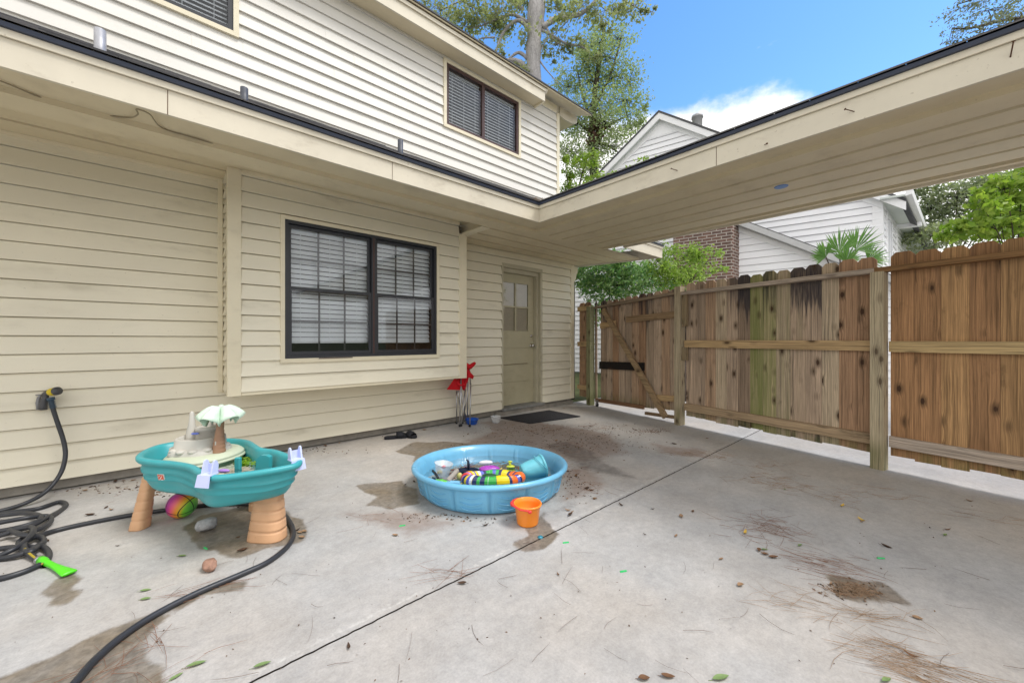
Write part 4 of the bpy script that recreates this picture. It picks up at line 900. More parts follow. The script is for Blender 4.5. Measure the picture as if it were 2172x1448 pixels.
# a dead brown clump lodged in that tree
c = dep(1262, 285, 15.3); L = rng.normal(size=(260, 3)) * (.16, .16, .34) + c
tag(leaf_mesh('dead_foliage', L, .22, M_leaf('dead_leaf', (.10, .05, .035), (.17, .09, .06), .1), None, .5, .8, 0, 4), 'clump of dead reddish brown foliage hanging in the airy tree', 'dead foliage')
D = 7.6
plant('sapling', foot(1215, D), 'lime green sapling with drooping feathery leaves in front of the white gable', 'tree',
      [([foot(1215, D)] + pts(D, [(1216, 600), (1220, 450), (1232, 380), (1245, 340)]), .04, .012)], [(pts(D, [(1222, 440), (1270, 400), (1330, 372), (1395, 340)]), .015, .005), (pts(D, [(1222, 430), (1205, 390), (1200, 350)]), .015, .005)],
      cl(D, [(1205, 392, 18, 26, 420), (1225, 355, 22, 20, 330), (1250, 335, 22, 16, 240), (1215, 415, 20, 20, 330), (1255, 385, 26, 16, 260), (1290, 372, 22, 12, 150), (1325, 362, 22, 10, 120), (1365, 346, 20, 10, 90), (1390, 338, 8, 6, 50), (1200, 345, 10, 20, 160), (1235, 400, 30, 16, 300)], 1.0), .075, ml_lime, m_bark_d, .38, .7, 9, per=22, spread=.22)
def shrub(depth, px, lst, label, ml, ls, seed, dens=1.0, cat='shrub', name='shrub', asp=.45):
    return plant(name, foot(px, depth), label, cat, [([foot(px, depth), foot(px, depth) + np.array([.02, .03, .7]), dep(px + 4, 600, depth)], .03, .012)], [], cl(depth, lst, dens), ls, ml, m_bark_d, asp, .2, seed, per=22, spread=.26)
shrub(7.4, 1290, [(1240, 585, 26, 26, 900), (1285, 575, 34, 24, 1100), (1330, 570, 34, 26, 1100), (1260, 610, 34, 20, 800), (1310, 605, 40, 22, 900), (1370, 580, 26, 26, 700), (1265, 650, 30, 40, 700), (1320, 650, 30, 40, 500), (1235, 560, 20, 16, 500), (1350, 600, 40, 26, 900), (1400, 605, 40, 26, 800), (1300, 548, 40, 12, 500)], 'dense deep green shrub just behind the wooden gate', ml_shrub, .078, 21, .85)
shrub(7.0, 1455, [(1395, 555, 26, 28, 620), (1420, 530, 30, 16, 420), (1410, 590, 30, 20, 500), (1470, 545, 18, 26, 420), (1490, 530, 20, 16, 330), (1475, 575, 34, 16, 480), (1440, 580, 24, 20, 400), (1515, 540, 20, 10, 180), (1520, 570, 18, 12, 160), (1450, 620, 50, 30, 700), (1400, 575, 36, 30, 700), (1470, 590, 40, 24, 600), (1450, 545, 40, 22, 700), (1500, 555, 26, 16, 350), (1430, 575, 40, 20, 600)], 'bright yellow-green shrub in front of the brick chimney', M_leaf('yellow_green_leaf', (.17, .30, .04), (.40, .50, .16), .5), .062, 22, .62)
shrub(11.5, 2000, [(1975, 440, 40, 40, 900), (2030, 420, 50, 40, 1100), (2085, 400, 50, 40, 1000), (1985, 500, 50, 26, 800), (2050, 480, 50, 40, 800), (2150, 380, 50, 40, 900), (2110, 450, 40, 40, 700), (2200, 430, 50, 60, 800), (1960, 400, 26, 26, 400)], 'pale grey-green tree far behind the right end of the fence', ml_pale, .115, 23, 1.2, 'tree', 'backyard_tree', .5)
shrub(4.6, 2150, [(2085, 440, 34, 26, 330), (2130, 400, 40, 26, 420), (2170, 380, 40, 30, 460), (2150, 450, 50, 26, 520), (2060, 478, 40, 14, 300), (2110, 485, 60, 14, 420), (2020, 496, 34, 8, 160), (2210, 440, 50, 50, 500), (2190, 500, 50, 30, 420), (2120, 425, 30, 16, 160)], 'vivid lime green bush leaning over the right end of the fence', ml_lime, .075, 24, .9, asp=.6)
D = 9.5
plant('oak_tree', foot(2420, D), 'dark small-leaved tree reaching over the breezeway roof at the top right', 'tree', [([foot(2420, D)] + pts(D, [(2410, 400), (2380, 150), (2300, 20), (2250, -60)]), .22, .08)], [(pts(D, [(2340, 60), (2250, 40), (2150, 40), (2060, 60), (2020, 60)]), .06, .012), (pts(D, [(2300, 20), (2200, -20), (2100, -10), (2030, 10)]), .05, .012)],
      cl(D, [(2040, 18, 36, 18, 340), (2095, 22, 40, 24, 420), (2150, 30, 40, 30, 460), (2045, 62, 34, 16, 260), (2100, 62, 40, 18, 340), (2160, 75, 34, 22, 330), (2020, 85, 24, 12, 110), (2000, 112, 20, 6, 50), (2210, 40, 50, 40, 500), (2080, 95, 30, 8, 110), (2130, -20, 60, 24, 500)], .95), .06, ml_dark, m_bark_d, .55, .2, 27, per=24, spread=.24)
# fan palm behind the fence
palm = empty('palm', foot(1790, 6.2), 'green fan palm poking over the fence in front of the white siding', 'palm')
m_palm = M_leaf('palm_leaf', (.10, .24, .06), (.22, .36, .12), .45)
def set_lr(o, v=.5):
    me = o.data; r = np.random.default_rng(1); q = np.repeat(r.uniform(.1, .9, len(me.vertices) // 3 + 1), 3)[:len(me.vertices)]
    at = me.attributes.new('lr', 'FLOAT_VECTOR', 'POINT'); at.data.foreach_set('vector', np.stack([q, q, q], -1).ravel().astype(np.float32))
pb = foot(1790, 6.2); mb = MB(); mb.smooth = True; mb.tube([pb, pb + np.array([.0, .0, 1.6]), dep(1790, 600, 6.2)], [.09, .10, .08], 10); mb.build('trunk', m_bark_d, palm)
for px, py, tilt, R0, dz in ((1780, 535, -.25, .42, 0), (1815, 530, .55, .44, .1), (1752, 545, -.9, .30, -.1), (1840, 552, 1.1, .34, .15), (1795, 555, .1, .30, -.25)):
    h = dep(px, py, 6.2 + dz); mb = MB(); N = 26
    for k in range(N):
        a = tilt + (k / (N - 1) - .5) * 2.7; dirv = RT * math.sin(a) + UP * math.cos(a) - FW * random.uniform(.0, .35); l = R0 * random.uniform(.85, 1.05) * (1 - .25 * abs(k / (N - 1) - .5)); side = np.cross(dirv, FW); side = side / np.linalg.norm(side) * .012
        m = h + dirv * l * .55; e = h + dirv * l - UP * l * .06 * random.random()
        mb.add([h, m - side, e, m + side + FW * .01], [(0, 1, 2), (0, 2, 3)])
    o = mb.build('frond', m_palm, palm); set_lr(o)
    mb = MB(); mb.tube([pb + np.array([0, 0, 1.7]), .5 * (h + pb) + np.array([0, 0, .9]), h], [.014, .012, .008], 6); o = mb.build('stalk', m_bark_d, palm)

# ------------------------------------------------------------------ toys and things on the patio
m_poolblue = plain('pool_plastic', (.16, .46, .70), .32, .5, var=.13, scale=7, coat=.2, grime=.10, gcol=(.20, .32, .38))
m_teal = plain('teal_plastic', (.045, .34, .37), .38, .45, var=.13, scale=8, grime=.20, gcol=(.16, .30, .30))
m_sand = plain('tan_plastic', (.62, .36, .20), .45, .4, var=.16, scale=9, grime=.22, gcol=(.30, .16, .08))
m_grey = plain('stone_grey_plastic', (.50, .48, .43), .5, .4, var=.08, scale=14)
m_isle = plain('cream_green_plastic', (.52, .56, .42), .5, .4, var=.08, scale=10)
m_lav = plain('lavender_plastic', (.55, .60, .88), .35, .5, var=.05)
m_trunk = plain('brown_plastic', (.36, .20, .125), .5, .4, var=.1)
m_canopy = plain('faded_green_plastic', (.60, .74, .61), .4, .4, var=.25, scale=22)
m_orange = plain('orange_plastic', (.90, .27, .025), .35, .5, var=.05, coat=.15)
m_redp = plain('red_plastic', (.75, .05, .045), .35, .5, var=.06)
m_col = M_vcol('printed_vinyl', .28, .5, .06, .3)
# --- wading pool
pc = dep(1040, 1031, 2.985); pc[2] = 0
pool = empty('wading_pool', tuple(pc), 'round pale blue plastic wading pool with toys floating in it', 'wading pool')
TILT = Matrix.Translation(Vector(pc)) @ Matrix.Rotation(R_(2.6), 4, Vector(RT).normalized() * -1) 
def TZ(z):  # only the upper part leans: the floor stays on the ground
    return Matrix.Translation(Vector(pc))
NP = 14
def panel(th, r, z):
    x = (th * NP / (2 * math.pi)) % 1.0; d = min(x, 1 - x)
    k = max(0, 1 - abs(d - .06) / .035) * .006 - (.010 if d < .045 else 0)
    zz = z * (1 + .17 * math.sin(th - math.atan2(-FW[1], -FW[0]) + math.pi / 2)) if z > .02 else z
    return (r - (.010 if d < .045 and .01 < z < .15 else 0) + k * (1 if .02 < z < .14 else 0), zz)
def lean(th, r, z):  # the rim stands a little higher on the viewer's side
    r2, z2 = panel(th, r, z); s = math.cos(th - math.atan2(-FW[1], -FW[0]))
    return r2, (z + .028 * s * min(1, max(0, z - .02) / .15)) if z > .02 else z
mb = MB(); mb.smooth = True
prof = [(.001, .006), (.48, .006), (.502, .012), (.512, .03), (.530, .12), (.540, .150), (.548, .160), (.556, .172), (.566, .182), (.578, .186), (.590, .182), (.597, .170), (.595, .158), (.585, .150), (.572, .150), (.564, .146), (.556, .12), (.548, .08), (.535, .035), (.522, .010), (.505, .002), (.001, .002)]
mb.lathe(prof, 224, tuple(pc), fn=lean)
for k in range(NP):                                           # moulded wave lines on every panel, inside and out
    t0 = (k + .18) * 2 * math.pi / NP; t1 = (k + .82) * 2 * math.pi / NP
    for zc, sg, rr in ((.095, 1, .531), (.112, 1, .5535), (.078, 1, .5495), (.048, 1, .5415)):
        P = []
        for q in range(9):
            th = t0 + (t1 - t0) * q / 8; z = zc - .016 * math.sin(math.pi * q / 8); r_, z_ = lean(th, rr, z); P.append(Vector(pc) + Vector((r_ * math.cos(th), r_ * math.sin(th), z_)))
        mb.tube(P, [.0008] + [.0032] * 7 + [.0008], 6)
mb.build('basin', m_poolblue, pool)
mb = MB(); mb.smooth = True; mb.lathe([(.001, .0), (.25, .0), (.519, .0)], 96, (pc[0], pc[1], .072))
tag(mb.build('pool_water', M_water('pool_water', (.80, .93, .96))), 'shallow clear water standing in the blue wading pool', 'water')
def pw(px, py, z=.08): return Vector(onZ(px, py, z))
CF = Matrix(((RT[0], FW[0], 0, 0), (RT[1], FW[1], 0, 0), (0, 0, 1, 0), (0, 0, 0, 1)))     # x to the viewer's right, y away
def at(p, rz=0.): return Matrix.Translation(p) @ CF @ Matrix.Rotation(rz, 4, 'Z')
# striped swim ring
OR, BL, YE, GR, WH, RD, NV = (.90, .17, .02), (.12, .14, .55), (.85, .62, .01), (.05, .42, .07), (.75, .78, .8), (.55, .03, .03), (.02, .03, .12)
mb = MB(); mb.smooth = True; mb.M = at(pw(1045, 1023, .075), .04)
seq = [OR, OR, OR, OR, OR, NV, OR, BL, OR, NV, YE, YE, YE, YE, NV, GR, GR, BL, GR, WH, GR, NV, BL, BL, WH, BL, YE, BL, NV, YE, OR, BL, BL, OR, RD, RD, RD, BL, OR, BL, OR, NV, YE, YE, BL, WH, YE, NV, GR, BL, NV, GR, WH, GR, GR, NV, YE, YE, YE, YE, NV, OR, OR, OR, NV, BL, NV, OR, OR, OR, OR, OR]
for i, c in enumerate(seq):
    rings = []
    for t in (0, .5, 1.0):
        th = 2 * math.pi * (i + t + .55 * math.sin((i + t) * 2.1)) / len(seq); cx, cy = .20 * math.cos(th), 0.066 * math.sin(th); nx, ny = math.cos(th), math.sin(th) * .9; rr = .040 * (1 + .10 * math.sin(th * 5 + 1) + .05 * math.sin(th * 13))
        rings.append([(cx + nx * rr * math.cos(a), cy + ny * rr * math.cos(a), .03 + rr * math.sin(a)) for a in [2 * math.pi * k / 16 for k in range(16)]])
    for k in range(16):
        a = 2 * math.pi * (k + .5) / 16; mb.a = YE if math.sin(a) < -.35 else c
        for r0, r1 in zip(rings[:-1], rings[1:]): mb.add([r0[k], r0[(k + 1) % 16], r1[(k + 1) % 16], r1[k]], [(0, 1, 2, 3)])
tag(mb.build('swim_ring', m_col), 'striped orange, yellow, green and blue inflatable swim ring floating at the near side', 'swim ring')
mb = MB(); mb.smooth = True; mb.M = at(pw(1042, 1014, .115), -.35); mb.blob((0, 0, .01), (.075, .030, .024), 20, 12); mb.mat = 1; mb.box(.052, .078, -.03, -.006, .0, .02)
dm = tag(mb.build('dive_mask', [plain('green_lens', (.02, .10, .035), .12, .6, coat=.5), plain('mask_frame', (.6, .62, .62), .4)]), 'dark green oval mask lying across the striped swim ring', 'mask')
# teal sand bucket on its side
ax = Vector(RT * .93 + FW * .28 + UP * .20).normalized(); mb = MB(); mb.smooth = True
mb.M = Matrix.Translation(pw(1106, 1001, .10)) @ ax.to_track_quat('Z', 'Y').to_matrix().to_4x4()
def brick(th, r, z): return (r + (.0022 if (int(z / .045) + int(th * 6 / 3.14159)) % 2 else 0), z)
mb.lathe([(.001, .0), (.050, .0), (.056, .004), (.060, .03), (.063, .045), (.066, .075), (.070, .11), (.073, .135), (.077, .165), (.078, .172), (.086, .172), (.088, .185), (.083, .190), (.078, .188), (.074, .16), (.056, .012), (.001, .010)], 72, fn=brick)
bk_ = tag(mb.build('sand_bucket', plain('aqua_plastic', (.16, .55, .66), .35, .5, var=.05)), 'aqua castle-pattern bucket lying tipped over at the right side of the pool', 'bucket')
mb = MB(); mb.smooth = True; mb.M = Matrix.Translation(pw(1106, 1001, .10)) @ ax.to_track_quat('Z', 'Y').to_matrix().to_4x4()
mb.tube([(.087 * math.cos(a), .087 * math.sin(a), .178 - .05 * math.sin((a - .2) / 2.9 * math.pi)) for a in np.linspace(.2, 3.1, 18)], .004, 6); mb.build('handle', bk_.data.materials[0], bk_)
# little floats
def blobthing(name, px, py, z, rad, col, label, cat, rz=0., rough=.3, fn=None, n=22):
    mb = MB(); mb.smooth = True; mb.M = at(pw(px, py, z), rz); mb.blob((0, 0, 0), rad, n, 12, fn); return tag(mb.build(name, plain(name + '_' + str(px), col, rough, .5, var=.12, scale=40, coat=.2)), label, cat)
pf = blobthing('pool_float', 1038, 994, .085, (.085, .045, .026), (.42, .07, .50), 'shiny purple ribbed float near the middle of the pool', 'float', .1, .25, lambda d: 1 + .07 * math.sin(d.x * 26))
mb = MB(); mb.smooth = True; mb.M = at(pw(1031, 988, .09), .1); mb.blob((0, .05, .012), (.06, .02, .020), 18, 10); mb.build('cap', plain('white_plastic', (.75, .76, .78), .35), pf)
mb = MB(); mb.smooth = True; mb.M = at(pw(1050, 1000, .085), .0); mb.tube([(-.03, 0, -.012), (.0, 0, -.008), (.03, 0, .004), (.05, .0, .022), (.055, 0, .034)], [.003, .010, .011, .008, .002], 8); tag(mb.build('toy_banana', plain('yellow_plastic', (.62, .48, .12), .4)), 'thin curved yellow toy beside the purple float', 'toy')
mb = MB(); mb.smooth = True; mb.M = at(pw(993, 1000, .078), .0); mb.lathe([(.001, 0), (.07, 0), (.085, .006), (.09, .016), (.085, .02), (.078, .012), (.001, .008)], 40, fn=lambda th, r, z: (r * (1 - .45 * abs(math.sin(th))), z))
fl = tag(mb.build('toy_boat', plain('navy_plastic', (.012, .02, .045), .3, .5)), 'dark navy oval tray floating left of the purple float', 'toy')
mb = MB(); mb.smooth = True; mb.M = at(pw(993, 1000, .078), .0); mb.tube([(.0, .03, .012), (-.002, .035, .05), (-.004, .035, .075), (-.016, .034, .085)], [.011, .011, .010, .007], 8); mb.build('mast', fl.data.materials[0], fl)
t = NT('clear_plastic'); b_ = t.n('ShaderNodeBsdfPrincipled'); b_.inputs['Base Color'].default_value = (.8, .82, .84, 1); b_.inputs['Roughness'].default_value = .25; tr_ = t.n('ShaderNodeBsdfTransparent'); mm = t.n('ShaderNodeMixShader'); mm.inputs[0].default_value = .42; t.L(tr_.outputs[0], mm.inputs[1]); t.L(b_.outputs[0], mm.inputs[2]); t.L(mm.outputs[0], t.out.inputs[0]); m_clear = t.m
mb = MB(); mb.smooth = True; mb.M = at(pw(938, 1006, .07), 0) @ Matrix.Rotation(.14, 4, 'Y'); mb.lathe([(.001, .0), (.045, .0), (.052, .006), (.066, .085), (.072, .088), (.072, .092), (.063, .090), (.049, .008), (.001, .004)], 36, fn=lambda th, r, z: (r * (1 + .04 * math.cos(4 * th)), z))
tag(mb.build('plastic_tub', m_clear), 'clear cloudy plastic tub standing at the left side of the pool', 'tub')
blobthing('toy_ring', 933, 1001, .10, (.022, .016, .016), (.75, .55, .12), 'small yellow toy inside the clear tub', 'toy'); blobthing('toy_fish', 941, 990, .125, (.020, .014, .013), (.70, .12, .14), 'small red and white toy at the top of the clear tub', 'toy')
def snork(name, P, r, col, label, cat, n=10):
    mb = MB(); mb.smooth = True; mb.tube(smooth_curve([pw(*p) for p in P], 6), r, n); return tag(mb.build(name, plain(name + str(P[0][0]), col, .4, .5, var=.3, scale=60)), label, cat)
snork('water_gun', [(949, 1020, .09), (957, 1012, .10), (965, 1003, .11), (969, 998, .115)], .020, (.34, .31, .28), 'grey and black tube toy leaning beside the clear tub', 'toy')
snork('goggle_strap', [(918, 998, .10), (924, 1005, .095), (929, 1013, .085)], .010, (.02, .02, .025), 'black strap hanging down in front of the clear tub', 'strap')
blobthing('toy_frog', 934, 1021, .085, (.055, .026, .016), (.15, .55, .08), 'bright green toy at the near left edge of the pool', 'toy', -.1, .3, lambda d: 1 + .15 * math.sin(d.x * 9)); blobthing('toy_shell', 975, 1010, .09, (.022, .02, .03), (.55, .52, .18), 'olive yellow toy behind the left end of the swim ring', 'toy')
mb = MB(); mb.M = at(pw(962, 1024, .08), -.1); mb.bevbox(-.055, .055, -.022, .022, 0, .012, .003); tag(mb.build('foam_board', plain('sky_plastic', (.20, .50, .74), .4)), 'flat light blue paddle between green toy and swim ring', 'paddle')
mb = MB(); mb.smooth = True; mb.M = at(pw(1083, 990, .08), 0); mb.blob((0, 0, .004), (.036, .02, .012), 16, 10); mb.blob((-.006, 0, .026), (.012, .01, .014), 14, 8); mb.blob((-.004, 0, .044), (.020, .008, .008), 14, 8); tag(mb.build('toy_duck', plain('lemon_plastic', (.62, .70, .06), .35)), 'small yellow-green bath toy at the far side of the pool', 'toy')
mb = MB(); mb.smooth = True; mb.M = at(pw(1108, 992, .098), .4)
for k in range(12):
    mb.a = (RD if k % 4 < 2 else (.85, .68, .10)) if k % 3 else (.8, .2, .05)
    for i in range(10):
        q = [(math.sin(p) * math.cos(a) * .034, math.sin(p) * math.sin(a) * .030, -math.cos(p) * .026) for p, a in ((math.pi * i / 10, k * math.pi / 6), (math.pi * i / 10, (k + 1) * math.pi / 6), (math.pi * (i + 1) / 10, (k + 1) * math.pi / 6), (math.pi * (i + 1) / 10, k * math.pi / 6))]
        mb.add(q, [(0, 1, 2, 3)])
tag(mb.build('toy_ball', m_col), 'small red and yellow ball beside the tipped aqua bucket', 'ball')
blobthing('toy_block', 1097, 1001, .078, (.026, .022, .014), (.12, .50, .55), 'small teal block floating at the mouth of the aqua bucket', 'toy')
# --- orange bucket
bc = Vector(onZ(1119, 1109, 0)); bucket = empty('bucket', bc, 'orange plastic sand bucket with red handle in front of the wading pool', 'bucket')
mb = MB(); mb.smooth = True; mb.lathe([(.001, .0), (.058, .0), (.064, .004), (.066, .012), (.077, .098), (.080, .102), (.080, .112), (.086, .116), (.088, .124), (.084, .129), (.079, .126), (.074, .10), (.062, .012), (.001, .010)], 64, tuple(bc)); mb.build('pail', m_orange, bucket)
mb = MB(); mb.smooth = True; mb.M = at(bc)
hp = [(.097 * math.cos(a) - .0, .090 * math.sin(a), .112 + .012 * math.cos((a - math.pi) * .5) * (1 if abs(a - math.pi) < 1 else .4)) for a in np.linspace(math.pi * .52, math.pi * 1.52, 22)]
mb.tube(hp, [.006, .006] + [.0045] * 5 + [.006] * 3 + [.012] * 3 + [.006] * 3 + [.0045] * 4 + [.006, .006], 8); mb.blob((.010, -.090, .108), (.013, .008, .010), 12, 8); mb.build('handle', m_redp, bucket)
# --- water table
outl = [(292, 969), (300, 957), (334, 943), (380, 935), (434, 931), (490, 929), (526, 933), (543, 942), (556, 949), (585, 953), (615, 963), (636, 970), (632, 981), (583, 992), (508, 1003), (462, 1008), (436, 1006), (420, 998), (400, 986), (362, 979), (318, 975)]
RZ = .45
O2 = [np.array(onZ(x, y, RZ))[:2] for x, y in outl]; O2 = O2 + [O2[0]]
oc = smooth_curve([np.array([p[0], p[1], 0]) for p in O2[-3:-1] + O2 + O2[1:3]], 8)[16:-16][:-1]; oc = np.array(oc)[:, :2]; cen = oc.mean(0); N = len(oc)
tang = np.roll(oc, -1, 0) - np.roll(oc, 1, 0); tang /= np.linalg.norm(tang, axis=1)[:, None] + 1e-9; nrm = np.stack([tang[:, 1], -tang[:, 0]], 1)
if ((oc - cen) * nrm).sum() < 0: nrm = -nrm
arc = np.cumsum(np.linalg.norm(np.roll(oc, -1, 0) - oc, axis=1))
def ringo(off, z, sc=1.0, wave=0.0): 
    p = cen + (oc - cen) * sc + nrm * off; zz = z + wave * np.sin(arc * 13)
    return [(p[i, 0], p[i, 1], zz[i] if wave else z) for i in range(N)]
table = empty('water_table', (cen[0], cen[1], 0), 'teal plastic water play table with tan legs, grey castle and little palm', 'water table')
mb = MB(); mb.smooth = True
mb.loft([ringo(0, .262, .50), ringo(0, .258, .78), ringo(-.002, .272, .84), ringo(0, .30, .88), ringo(0, .325, .905, .008), ringo(.006, .333, .915, .008), ringo(-.002, .341, .92, .008), ringo(0, .365, .94, .008), ringo(.006, .373, .947, .008), ringo(-.002, .381, .95, .008), ringo(-.004, .412, .965), ringo(.004, .416, .985), ringo(.008, .428, 1.0), ringo(.008, .442, 1.0), ringo(.0, .45, 1.0), ringo(-.016, .45, 1.0), ringo(-.024, .444, 1.0), ringo(-.028, .43, .99), ringo(-.03, .36, .94), ringo(-.03, .315, .88), ringo(-.03, .305, .80), ringo(0, .303, .4)], True, True, True)
basin = mb.build('basin', m_teal, table)
from mathutils.bvhtree import BVHTree
bvh = BVHTree.FromPolygons([Vector(v) for v in mb.v], mb.f)
def leg(px0, px1, py, pyt, rz, dep_=.062, lean_=(0, 0)):
    g = onZ(.5 * (px0 + px1), py, 0); d = (g - EYE) @ FW; wdt = (px1 - px0) * d / FPX; m = MB(); m.smooth = True; m.M = at(Vector(g) , rz)
    zt = .30; rg = []; K = 44
    for k in range(K + 1):
        f = k / K; z = zt * f; rad = 1 - .34 * f; gro = .90 if (k % 8) in (0,) and 0 < k < K else 1.0; rad *= gro
        rg.append([(lean_[0] * f + wdt * .5 * rad * math.copysign(abs(math.cos(a)) ** .6, math.cos(a)), lean_[1] * f + dep_ * rad * math.copysign(abs(math.sin(a)) ** .8, math.sin(a)), z) for a in [2 * math.pi * q / 28 for q in range(28)]])
    m.loft(rg); return m.build('leg', m_sand, table)
leg(528, 606, 1140, 1030, -.10, .065, (.0, .02)); leg(281, 312, 1119, 1015, .0, .045, (.030, .03)); leg(532, 590, 1078, 1000, .1, .055, (0, -.03))
ic = Vector(dep(434, 965, 2.41)); ic.z = .40; mb = MB(); mb.smooth = True
mb.lathe([(.19, -.09), (.20, -.02), (.212, -.014), (.205, -.006), (.198, .0), (.203, .006), (.196, .013), (.180, .026), (.165, .032), (.001, .034)], 64, tuple(ic), fn=lambda th, r, z: (r * (1 + .035 * math.sin(3 * th + 1)), z)); isle = mb.build('island', m_isle, table)
mb = MB(); mb.smooth = True; mb.M = at(ic)
mb.lathe([(.155, .03), (.150, .05), (.135, .062), (.128, .064), (.124, .118), (.120, .124), (.104, .122), (.100, .07), (.001, .068)], 48, (-.03, .01, 0), fn=lambda th, r, z: (r * (1 + .05 * math.sin(5 * th)), z))
mb.lathe([(.070, .068), (.066, .155), (.074, .162), (.060, .178), (.001, .18)], 32, (-.012, .05, 0))
for x, y, h, r in ((-.105, .03, .275, .036), (-.005, .055, .29, .028)):
    mb.lathe([(r, .07), (r * .95, .10), (r * .8, .15), (r * .5, .19), (r * .32, h - .012), (r * .18, h - .003), (.001, h)], 18, (x, y, 0))
for q in range(7): a = q * .5 + 3.6; mb.blob((-.03 + .13 * math.cos(a), .01 + .13 * math.sin(a), .056), (.028, .028, .016), 12, 8)
mb.box(-.06, .05, .0, .06, .15, .16); mb.box(.075, .088, -.03, .0, .07, .115); mb.box(.11, .118, -.06, -.02, .03, .105)
mb.build('castle', m_grey, table)
mb = MB(); mb.smooth = True; mb.M = at(ic); mb.blob((-.022, -.045, .150), (.024, .016, .007), 18, 8); mb.build('spinner', plain('blue_spinner', (.16, .22, .70), .35), table)
tb = ic + Vector(RT * .112 - FW * .03 + UP * .03); mb = MB(); mb.smooth = True; K = 40; mb.M = at(tb)
mb.loft([[((.036 - .016 * min(1, f * 1.6) + (.0022 if int(f * 20) % 2 else 0)) * math.cos(a) + .012 * f, (.036 - .016 * min(1, f * 1.6)) * math.sin(a), f * .235) for a in [2 * math.pi * q / 20 for q in range(20)]] for f in [k / K for k in range(K + 1)]]); palm_t = mb.build('palm_trunk', m_trunk, table)
mb = MB(); mb.smooth = True; mb.M = at(tb + Vector((0, 0, .226)))
rg = []
for r in (.0015, .02, .045, .07, .095, .115, .130):
    ring = []
    for k in range(84):
        th = 2 * math.pi * k / 84; lobe = abs(math.cos(th * 2.5 + .9)); rr = r * (1 - (.48 - .48 * lobe ** .7) * min(1, r / .05))
        ring.append((rr * math.cos(th) + .012, rr * math.sin(th), .052 + .022 * lobe * min(1, r / .05) - 4.6 * r * r * (1.2 - .3 * lobe) - (.0 if lobe > .2 else .014 * r / .13)))
    rg.append(ring)
mb.loft(rg, True, False, False)
can = mb.build('palm_canopy', m_canopy, table); md = can.modifiers.new('thick', 'SOLIDIFY'); md.thickness = .003
def slide(px, py, z, rz):
    m = MB(); m.smooth = False; m.M = at(Vector(onZ(px, py, z)), rz) @ Matrix.Scale(.88, 4)
    m.loft([[(-.045, -.040, -.062), (.045, -.040, -.062), (.045, -.034, -.062), (-.045, -.034, -.062)], [(-.040, -.028, .004), (.040, -.028, .004), (.040, -.022, -.002), (-.040, -.022, -.002)], [(-.040, .03, .006), (.040, .03, .006), (.040, .03, .0), (-.040, .03, .0)]])
    for sx in (-.036, .026): m.prism([(-.012, .0), (.030, .0), (.034, .05), (.026, .074), (.016, .080), (.006, .074), (-.004, .04)], sx, sx + .010, lambda u, v, h: (h, u, v))
    m.prism([(-.026, .004), (.026, .004), (.026, .055), (-.026, .055)], .026, .031, lambda u, v, h: (u, h, v)); return m.build('slide', m_lav, table)
slide(441, 1006, RZ, -.18); slide(628, 974, RZ, .95)
# small moulded blocks inside the rim and the maker's badge
mb = MB(); mb.M = at(Vector(onZ(505, 982, .40))); mb.bevbox(-.016, .016, -.012, .012, -.09, .035, .004); mb.build('divider', m_teal, table); mb = MB(); mb.M = at(Vector(onZ(560, 975, .42))); mb.prism([(-.045, -.1), (.04, -.1), (.04, .02), (.02, .03), (-.01, .03), (-.035, .01)], -.015, .015, lambda u, v, h: (u, h, v)); mb.build('divider', m_teal, table)
hit = bvh.ray_cast(Vector(EYE), Vector(ray(343, 1012)).normalized())
if hit[0] is not None:
    n_ = hit[1] if hit[1].dot(Vector(FW)) < 0 else -hit[1]; u_ = Vector((0, 0, 1)).cross(n_).normalized(); v_ = n_.cross(u_); ex = n_ * .003
    B = Matrix(((u_.x, v_.x, n_.x, hit[0].x + ex.x), (u_.y, v_.y, n_.y, hit[0].y + ex.y), (u_.z, v_.z, n_.z, hit[0].z + ex.z), (0, 0, 0, 1)))
    mb = MB(); mb.M = B; mb.a = (.72, .70, .66); mb.bevbox(-.0225, .0225, -.0225, .0225, -.004, .0012, .001); mb.a = (.62, .10, .045); mb.box(-.019, .019, -.019, .019, .0012, .002)
    mb.a = (.80, .74, .70)
    mb.prism([(-.015, -.013), (.008, .012), (.013, .012), (-.009, -.013)], .002, .0027); mb.prism([(-.003, -.013), (.015, -.013), (.015, -.009), (.001, -.009)], .002, .0027); mb.prism([(-.016, .004), (-.002, .010), (-.002, .013), (-.016, .008)], .002, .0027)
    mb.build('badge', M_vcol('badge_print', .4), table)
mb = MB(); mb.smooth = True; mb.loft([ringo(-.026, .372, .945), ringo(-.026, .372, .3)], True, False, True); wt_ = tag(mb.build('table_water', M_water('green_water', (.55, .75, .50))), 'shallow greenish water in the teal water table', 'water')
mb = MB(); mb.smooth = True; mb.M = at(Vector(onZ(474, 998, .43))); mb.blob((0, 0, 0), (.034, .012, .010), 16, 8); tag(mb.build('toy_scoop', plain('purple_plastic', (.40, .22, .62), .35)), 'small purple scoop lying inside the near rim of the water table', 'toy')
L = np.array([Vector(onZ(random.uniform(500, 545), random.uniform(968, 985), .378)) for _ in range(90)]); tag(leaf_mesh('algae', L, .03, M_leaf('algae_green', (.12, .30, .02), (.28, .42, .03), .3), None, .6, 0, .9, 3), 'green algae floating in the water table', 'algae', kind='stuff')
